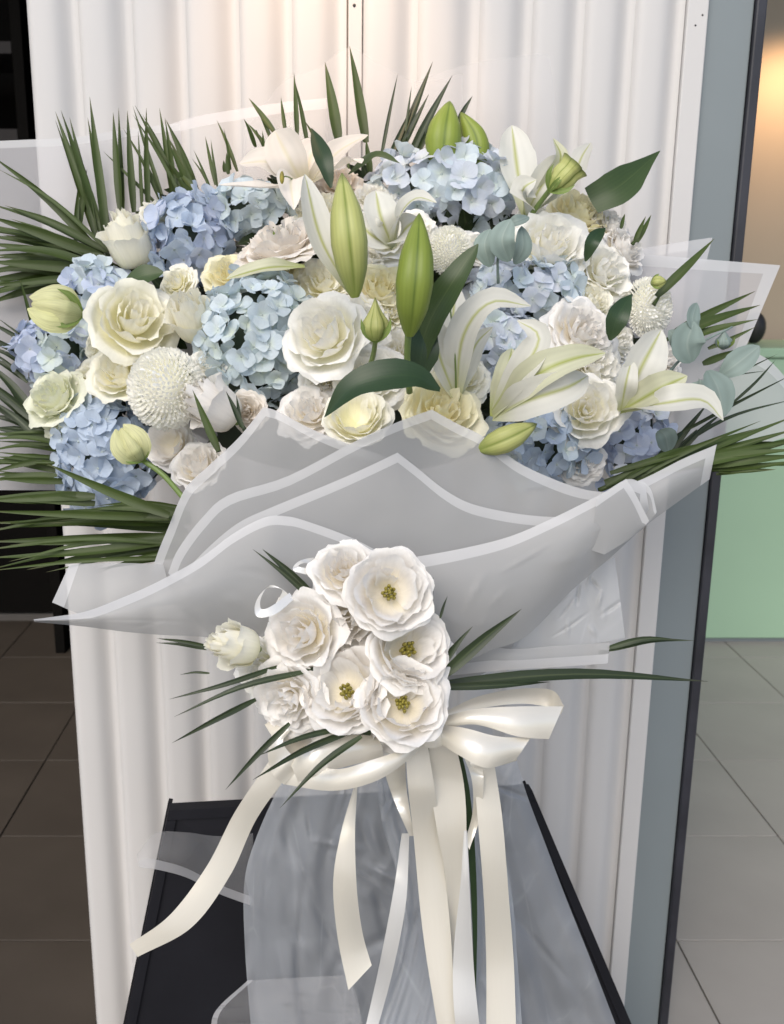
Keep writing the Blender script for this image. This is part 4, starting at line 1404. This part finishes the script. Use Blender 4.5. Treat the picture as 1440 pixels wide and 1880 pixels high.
frond('dark fine palm frond behind the blush lily', [(500, 300, 1.36), (470, 240, 1.38)], [
    ((505, 245), (457, 180), 15), ((470, 270), (448, 218), 11), ((500, 260), (470, 196), 9), ((490, 270), (455, 226), 9), ((525, 245), (516, 178), 10), ((546, 250), (540, 133), 12), ((565, 265), (542, 150), 11), ((485, 280), (482, 240), 8), ((602, 300), (560, 222), 12)])
frond('pair of tall separate palm blades rising highest over the bouquet', [(640, 340, 1.37), (640, 290, 1.38)], [
    ((622, 262), (597, 114), 26), ((672, 262), (642, 84), 24), ((680, 320), (672, 255), 16)], w=22)
frond('dark palm frond leaning beside the fat green lily bud', [(700, 330, 1.38), (725, 280, 1.39)], [
    ((700, 290), (731, 134), 9), ((728, 285), (795, 113), 22), ((733, 285), (788, 172), 16), ((752, 288), (831, 138), 20), ((765, 285), (810, 200), 14), ((840, 225), (868, 176), 12), ((745, 240), (756, 158), 7), ((715, 290), (760, 190), 14)], 'palm_dark')
frond('dense palm frond sweeping sideways across the frosted sheet above the bud', [(215, 490, 1.34), (130, 450, 1.34), (-30, 420, 1.33)], [
    ((190, 470), (-20, 282), 20), ((200, 465), (-25, 372), 20), ((195, 475), (-25, 395), 26), ((190, 480), (-30, 412), 26), ((185, 485), (-30, 432), 26), ((190, 490), (-30, 445), 24), ((180, 490), (-30, 462), 26),
    ((175, 495), (-30, 480), 26), ((170, 498), (-30, 497), 26), ((160, 500), (-30, 515), 26), ((150, 500), (-30, 530), 24), ((140, 505), (-30, 500), 24), ((150, 510), (-30, 545), 22), ((120, 510), (-30, 560), 20), ((60, 600), (36, 510), 9), ((90, 540), (90, 505), 8)], dense=True)
frond('dark palm frond behind the grey blue hydrangea at the outer edge', [(110, 720, 1.30), (20, 640, 1.31)], [
    ((66, 640), (-30, 585), 12), ((60, 660), (-30, 610), 12), ((60, 680), (-30, 632), 12), ((50, 700), (-30, 650), 14), ((70, 770), (-30, 660), 24), ((70, 775), (-30, 690), 24), ((75, 785), (-30, 705), 26), ((80, 790), (-30, 735), 22), ((85, 800), (-30, 762), 18), ((90, 805), (-30, 782), 16)], 'palm_dark', dense=True)
frond('horizontal palm frond below the greenish white rose against the dark room', [(140, 850, 1.27), (-30, 850, 1.28)], [
    ((115, 805), (-30, 795), 14), ((118, 815), (-30, 808), 12), ((125, 830), (-30, 830), 14), ((105, 845), (-30, 858), 22), ((120, 865), (-30, 842), 18), ((130, 878), (-30, 885), 20), ((120, 890), (-30, 872), 14)], dense=True)
frond('palm frond spreading level under the low blue hydrangea', [(350, 960, 1.20), (150, 950, 1.21), (20, 960, 1.21)], [
    ((175, 912), (-30, 915), 26), ((175, 925), (-30, 920), 22), ((340, 950), (-30, 938), 20), ((350, 955), (-30, 978), 24), ((345, 960), (90, 960), 22), ((345, 975), (-30, 960), 22), ((340, 985), (-30, 995), 24), ((340, 990), (-30, 1025), 22), ((335, 1005), (-30, 1010), 20), ((335, 1010), (50, 1046), 20), ((335, 1018), (-30, 1048), 18), ((330, 1020), (178, 1046), 14), ((350, 945), (160, 935), 22)], dense=True)
frond('single thick palm leaflet crossing the low blue hydrangea', [(322, 960, 1.09), (300, 940, 1.085)], [((312, 946), (84, 850), 26, .03)], w=26)
frond('short palm tip standing out of the wrap under the pure white bud', [(402, 830, 1.09), (398, 815, 1.09)], [((402, 828), (354, 716), 20, 0.0)], w=18)
frond('dark pair of short leaflets beside the pure white bud', [(450, 790, 1.11), (445, 780, 1.11)], [((446, 786), (415, 718), 14, 0), ((442, 784), (434, 725), 10, 0)], 'palm_dark')
frond('single upright palm blade beside the wide frosted sheet corner', [(1200, 560, 1.26), (1210, 545, 1.26)], [((1206, 545), (1312, 438), 24, .03)], w=24)
frond('two tiny palm tips behind the white flowers at the outer edge', [(1160, 450, 1.33), (1168, 440, 1.33)], [((1165, 445), (1186, 397), 12), ((1170, 445), (1196, 394), 12), ((1140, 420), (1148, 392), 9)])
frond('palm frond of three blades lying on the wide frosted sheet', [(1220, 625, 1.29), (1260, 610, 1.29)], [
    ((1235, 612), (1388, 534), 20), ((1235, 618), (1396, 560), 24), ((1250, 625), (1392, 586), 20), ((1300, 640), (1388, 600), 12), ((1290, 668), (1360, 640), 18)])
frond('wiry palm frond of thin leaflets in front of the curling frosted sheet', [(1190, 870, 1.24), (1280, 790, 1.24)], [
    ((1270, 720), (1428, 650), 8), ((1265, 725), (1412, 680), 8), ((1240, 800), (1460, 685), 9), ((1220, 835), (1460, 732), 10), ((1215, 850), (1300, 740), 18), ((1230, 850), (1330, 755), 14), ((1200, 850), (1290, 770), 14), ((1340, 745), (1425, 660), 7)], 'palm_dark')
frond('long dense palm fan sweeping out past the rolled wrap end', [(1100, 900, 1.14), (1200, 860, 1.15), (1320, 830, 1.15)], [
    ((1110, 885), (1470, 760), 20), ((1130, 880), (1400, 790), 26), ((1160, 880), (1470, 785), 26), ((1200, 870), (1470, 800), 26), ((1240, 860), (1470, 812), 26), ((1260, 855), (1470, 824), 24), ((1280, 855), (1470, 836), 24), ((1300, 862), (1470, 846), 18), ((1320, 866), (1425, 862), 14), ((1120, 895), (1330, 800), 24), ((1150, 890), (1260, 820), 22)], dense=True)

# ================================================================== THE FRONT CORSAGE
CG = 'white lisianthus tied at the front of the bouquet'
CD = 0.985


def cor(label, u, v, r, kind, n, dd=0.0, **k):
    rose(label, u, v, r * .98, kind, k.pop('mat', 'pure_petal'), n, k.pop('roll', None), 0, 1.0, 'lisianthus_flower', CG, CD - dd, **k)


cor('half open spiral lisianthus at the top of the front posy', 630, 1044, 60, 'cup', (-.1, .40, .9), .01)
cor('wide open lisianthus showing a yellow green heart, topmost of its kind', 716, 1088, 84, 'open', (.08, .22, 1), .03, stamen=True)
cor('lisianthus seen from below under the half open spiral one', 644, 1146, 92, 'full', (-.25, -.15, .95), -.005)
cor('frilled lisianthus between the small paper loop and the open ones', 552, 1162, 78, 'cup', (-.4, .15, .9), .0)
cor('lisianthus with a curled pink white centre and a glimpse of yellow', 752, 1190, 86, 'open', (.3, .32, .9), .015, stamen=True)
cor('lisianthus with a yellow glimpse, lower and next to the lowest open one', 634, 1266, 84, 'open', (-.3, .38, .88), .012, stamen=True)
cor('lowest open lisianthus with a golden heart above the bow knot', 740, 1290, 86, 'open', (.0, .48, .88), .03, stamen=True)
cor('ruffled lisianthus turned down over the looped ribbon', 527, 1284, 74, 'full', (-.45, -.1, .9), -.0)
cor('lisianthus facing downward just above the bow knot', 704, 1332, 78, 'full', (.05, -.35, .9), .0)
cor('lisianthus behind the others in the middle of the front posy', 690, 1210, 76, 'full', (0, 0, 1), -.015)
cor('lisianthus in shadow beside the lone rosebud stem', 482, 1226, 62, 'full', (-.4, .1, .9), -.04, mat='white_petal')
rose('lone white rosebud sticking out sideways beside the corsage', 428, 1184, 54, 'bud', 'cream_petal', (-.80, .22, .55), None, 0, 1.0, 'rose_bud', CG, .985, calyx=True)

frond('two dark palm blades rising together above the front posy', [(590, 1115, 1.0), (578, 1100, 1.0)], [((582, 1108), (464, 1008), 13, 0), ((584, 1104), (482, 1008), 20, 0)], 'palm_dark', 'palm leaf sprays around the front posy', w=16)
frond('small palm tips pointing past the lone white rosebud', [(390, 1190, 1.01), (380, 1188, 1.01)], [((380, 1186), (288, 1172), 10, 0), ((380, 1192), (286, 1180), 9, 0), ((385, 1236), (330, 1239), 6, 0)], 'palm_dark', 'palm leaf sprays around the front posy')
frond('long thin palm spray of curved leaflets under the lone white rosebud', [(600, 1225, .985), (560, 1230, .98)], [
    ((510, 1224), (310, 1284), 13, -.02), ((566, 1232), (320, 1316), 15, -.02), ((470, 1284), (316, 1364), 15, -.02), ((470, 1165), (440, 1215), 8, 0)], 'palm_dark', 'palm leaf sprays around the front posy')
frond('palm spray of four straight leaflets fanned over the looped ribbon', [(680, 1345, .965), (650, 1345, .96)], [
    ((532, 1328), (414, 1450), 15, -.02), ((630, 1336), (474, 1388), 14, -.03), ((648, 1340), (464, 1432), 18, -.03), ((664, 1352), (514, 1484), 17, -.03)], 'palm_dark', 'palm leaf sprays around the front posy')
frond('short wide palm blades pointing up beside the yellow glimpse lisianthus', [(810, 1240, .985), (820, 1225, .985)], [
    ((814, 1240), (958, 1118), 30, 0), ((818, 1216), (868, 1150), 13, 0), ((812, 1210), (862, 1155), 10, 0), ((790, 1120), (796, 1060), 10, 0), ((808, 1135), (822, 1094), 7, 0)], 'palm_dark', 'palm leaf sprays around the front posy')
frond('longest palm blade stretching level from the corsage across the black pillar edge', [(800, 1262, 1.0), (815, 1258, 1.0)], [((806, 1258), (1300, 1251), 30, .03), ((810, 1262), (1010, 1252), 18, .02)], 'palm_dark', 'palm leaf sprays around the front posy')
frond('pair of thin palm tips beyond the straight bordered sheet end', [(1100, 1198, 1.09), (1118, 1196, 1.09)], [((1116, 1190), (1245, 1174), 14, 0), ((1118, 1194), (1276, 1176), 12, 0)], 'palm_dark', 'palm leaf sprays around the front posy')

# ================================================================== RIBBONS
def loft_strip(name, A, B, n=56, m=7, arch=0.0, sway=0.0):
    a, b = cr(A, n), cr(B, n)
    ph = random.uniform(0, 6.28)
    for k in range(n):
        q = k / (n - 1)
        tow = (EYE - Vector(a[k])).normalized()
        sw = sway * math.sin(ph + q * 7.5) * min(1, q * 4)
        a[k] += np.array(tow) * sw
        b[k] += np.array(tow) * (sw + sway * .35 * math.sin(ph * 1.7 + q * 4) * min(1, q * 3))
    rows = []
    for i in range(n):
        row = []
        for j in range(m):
            t = j / (m - 1)
            p = Vector(a[i] * (1 - t) + b[i] * t)
            row.append(p + (EYE - p).normalized() * (arch * math.sin(math.pi * t)))
        rows.append(row)
    return grid_mesh(name, rows)


def rib(par, name, A, B, d, d2=None, mat='cream_satin', arch=0.004):
    d2 = d if d2 is None else d2
    arch *= .3 if name == 'tail' else .6
    me = loft_strip(name, px3(A, (d, d2)), px3(B, (d, d2)), arch=arch, sway=.012 if name == 'tail' else .003)
    return child(name, local(par, me), par, mat)


bow = thing('ribbon_bow', 'cream satin ribbon bow with long trailing tails tied under the front posy', 'ribbon', P(780, 1360, 1.0))
# loops beside the pillar
rib(bow, 'loop', [(806, 1312, 1.0), (880, 1278, 1.02), (960, 1264, 1.03), (1015, 1268, 1.03), (1036, 1296, 1.0)], [(812, 1322, 1.0), (885, 1300, 1.03), (960, 1292, 1.04), (1012, 1300, 1.04), (1030, 1312, 1.0)], 1.0, arch=-.006)
rib(bow, 'loop', [(806, 1318, .99), (870, 1302, .975), (950, 1297, .965), (1034, 1297, .985)], [(800, 1342, .99), (870, 1330, .965), (950, 1352, .955), (1008, 1357, .975)], .98, arch=.012)
rib(bow, 'loop', [(795, 1330, .985), (850, 1336, .965), (915, 1352, .955), (975, 1354, .965)], [(790, 1352, .985), (842, 1386, .955), (895, 1410, .945), (948, 1394, .96)], .97, arch=.014)
rib(bow, 'loop', [(860, 1392, .985), (905, 1402, .98), (950, 1392, .975)], [(866, 1410, .985), (905, 1409, .98), (948, 1397, .975)], .98)
# loops over the skirt
rib(bow, 'loop', [(790, 1345, .98), (740, 1375, .955), (680, 1396, .945), (620, 1412, .955), (560, 1400, .98)], [(782, 1362, .98), (750, 1395, .955), (690, 1434, .945), (610, 1452, .955), (520, 1440, .985)], .96, arch=.010)
rib(bow, 'loop', [(690, 1330, 1.0), (630, 1318, 1.01), (565, 1318, 1.01), (505, 1345, 1.0)], [(690, 1385, 1.0), (640, 1402, 1.0), (580, 1392, 1.0), (520, 1395, .985)], 1.0, arch=-.012)
rib(bow, 'loop', [(560, 1400, .98), (535, 1385, .975), (520, 1360, .985), (540, 1335, .995)], [(522, 1441, .985), (500, 1420, .98), (492, 1385, .99), (500, 1345, 1.0)], .98, arch=.006)
rib(bow, 'loop', [(700, 1352, .99), (640, 1350, .975), (575, 1362, .97), (530, 1395, .98)], [(705, 1392, .99), (650, 1404, .972), (590, 1420, .965), (548, 1436, .978)], .98, arch=.012)
rib(bow, 'loop', [(690, 1300, 1.01), (600, 1296, 1.015), (530, 1306, 1.01), (486, 1330, 1.0)], [(690, 1345, 1.0), (610, 1345, 1.005), (550, 1352, 1.0), (512, 1372, .99)], 1.0, arch=.01)
rib(bow, 'knot', [(770, 1340, .975), (790, 1335, .965), (812, 1338, .975)], [(772, 1368, .975), (792, 1374, .965), (815, 1368, .975)], .97, arch=.008)
# tails
rib(bow, 'tail', [(498, 1392), (432, 1490), (380, 1590), (312, 1680), (238, 1734)], [(548, 1398), (474, 1500), (424, 1606), (352, 1702), (253, 1757)], 1.0, 1.08, arch=.004)
rib(bow, 'tail', [(652, 1438), (626, 1530), (612, 1620), (620, 1720), (640, 1818)], [(657, 1440), (652, 1530), (655, 1630), (666, 1710), (683, 1772)], 1.01, 1.08, arch=.006)
rib(bow, 'tail', [(744, 1368), (750, 1450), (760, 1540), (777, 1714), (806, 1900)], [(786, 1368), (798, 1450), (809, 1530), (828, 1714), (836, 1900)], .98, 1.10, arch=.010)
rib(bow, 'tail', [(788, 1362), (790, 1440), (802, 1520), (818, 1611), (826, 1760), (830, 1900)], [(838, 1370), (852, 1440), (856, 1520), (852, 1611), (842, 1760), (846, 1900)], .985, 1.115, 'cream_satin', arch=-.010)
rib(bow, 'tail', [(852, 1525), (846, 1620), (834, 1735), (832, 1820), (838, 1900)], [(858, 1525), (862, 1620), (868, 1735), (874, 1820), (882, 1900)], 1.0, 1.09, 'white_satin', arch=.005)
rib(bow, 'tail', [(868, 1398), (877, 1500), (888, 1640), (893, 1765), (893, 1900)], [(908, 1402), (922, 1500), (934, 1640), (944, 1765), (948, 1900)], 1.0, 1.10, arch=.004)
rib(bow, 'tail', [(846, 1376), (866, 1430), (868, 1490), (854, 1545)], [(884, 1388), (888, 1440), (882, 1500), (862, 1560)], 1.0, 1.03, arch=-.006)
rib(bow, 'tail', [(738, 1530), (722, 1640), (695, 1780), (668, 1900)], [(752, 1530), (745, 1660), (720, 1790), (690, 1900)], 1.07, 1.14, 'white_satin', arch=.003)
rib(bow, 'tail', [(702, 1405), (722, 1465), (752, 1535)], [(744, 1390), (748, 1455), (760, 1535)], 1.01, 1.06, arch=.003)

leaf('dark leaf strip hanging between the ribbon tails under the knot', [(778, 1350, 1.0), (785, 1400, 1.01), (784, 1450, 1.03)], 26, 'broad_leaf', (0, 0, 1), name='palm_leaflet', kind='leaflet', cup=.1)
leaf('long dark stem leaf hanging down between the wider ribbon tails', [(842, 1375, 1.02), (856, 1450, 1.03), (866, 1560, 1.06), (872, 1700, 1.10), (872, 1890, 1.13)], 14, 'broad_leaf', (0, 0, 1), name='palm_leaflet', kind='leaflet', cup=.1)

def paper_loop(label, A, B, dd):
    me = loft_strip('paper_loop', px3(A, 1.0), px3(B, 1.0), 30, 5)
    o = link(bpy.data.objects.new('paper_loop', me))
    c = P(A[0][0], A[0][1], 1.0)
    me.transform(Matrix.Translation(-c))
    o.location = c
    setmat(o, 'white_satin')
    tag(o, label, 'paper loop', 'small white loops in the front posy')


paper_loop('small white loop curling against the sheet next to the frilled lisianthus', [(540, 1100, .99), (505, 1128, .98), (472, 1132, .98), (470, 1105, .99), (490, 1080, 1.0), (518, 1082, 1.0), (512, 1100, 1.005)],
           [(532, 1088, .99), (500, 1112, .98), (480, 1118, .98), (480, 1096, .99), (498, 1074, 1.0), (530, 1092, 1.0), (520, 1112, 1.005)], 0)
paper_loop('small white loop behind the two dark palm blades', [(600, 1058, 1.0), (565, 1055, .99), (538, 1046, .99), (550, 1030, 1.0), (580, 1024, 1.01), (605, 1034, 1.01)],
           [(600, 1046, 1.0), (565, 1043, .99), (548, 1040, .99), (558, 1034, 1.0), (582, 1036, 1.01), (605, 1046, 1.01)], 0)
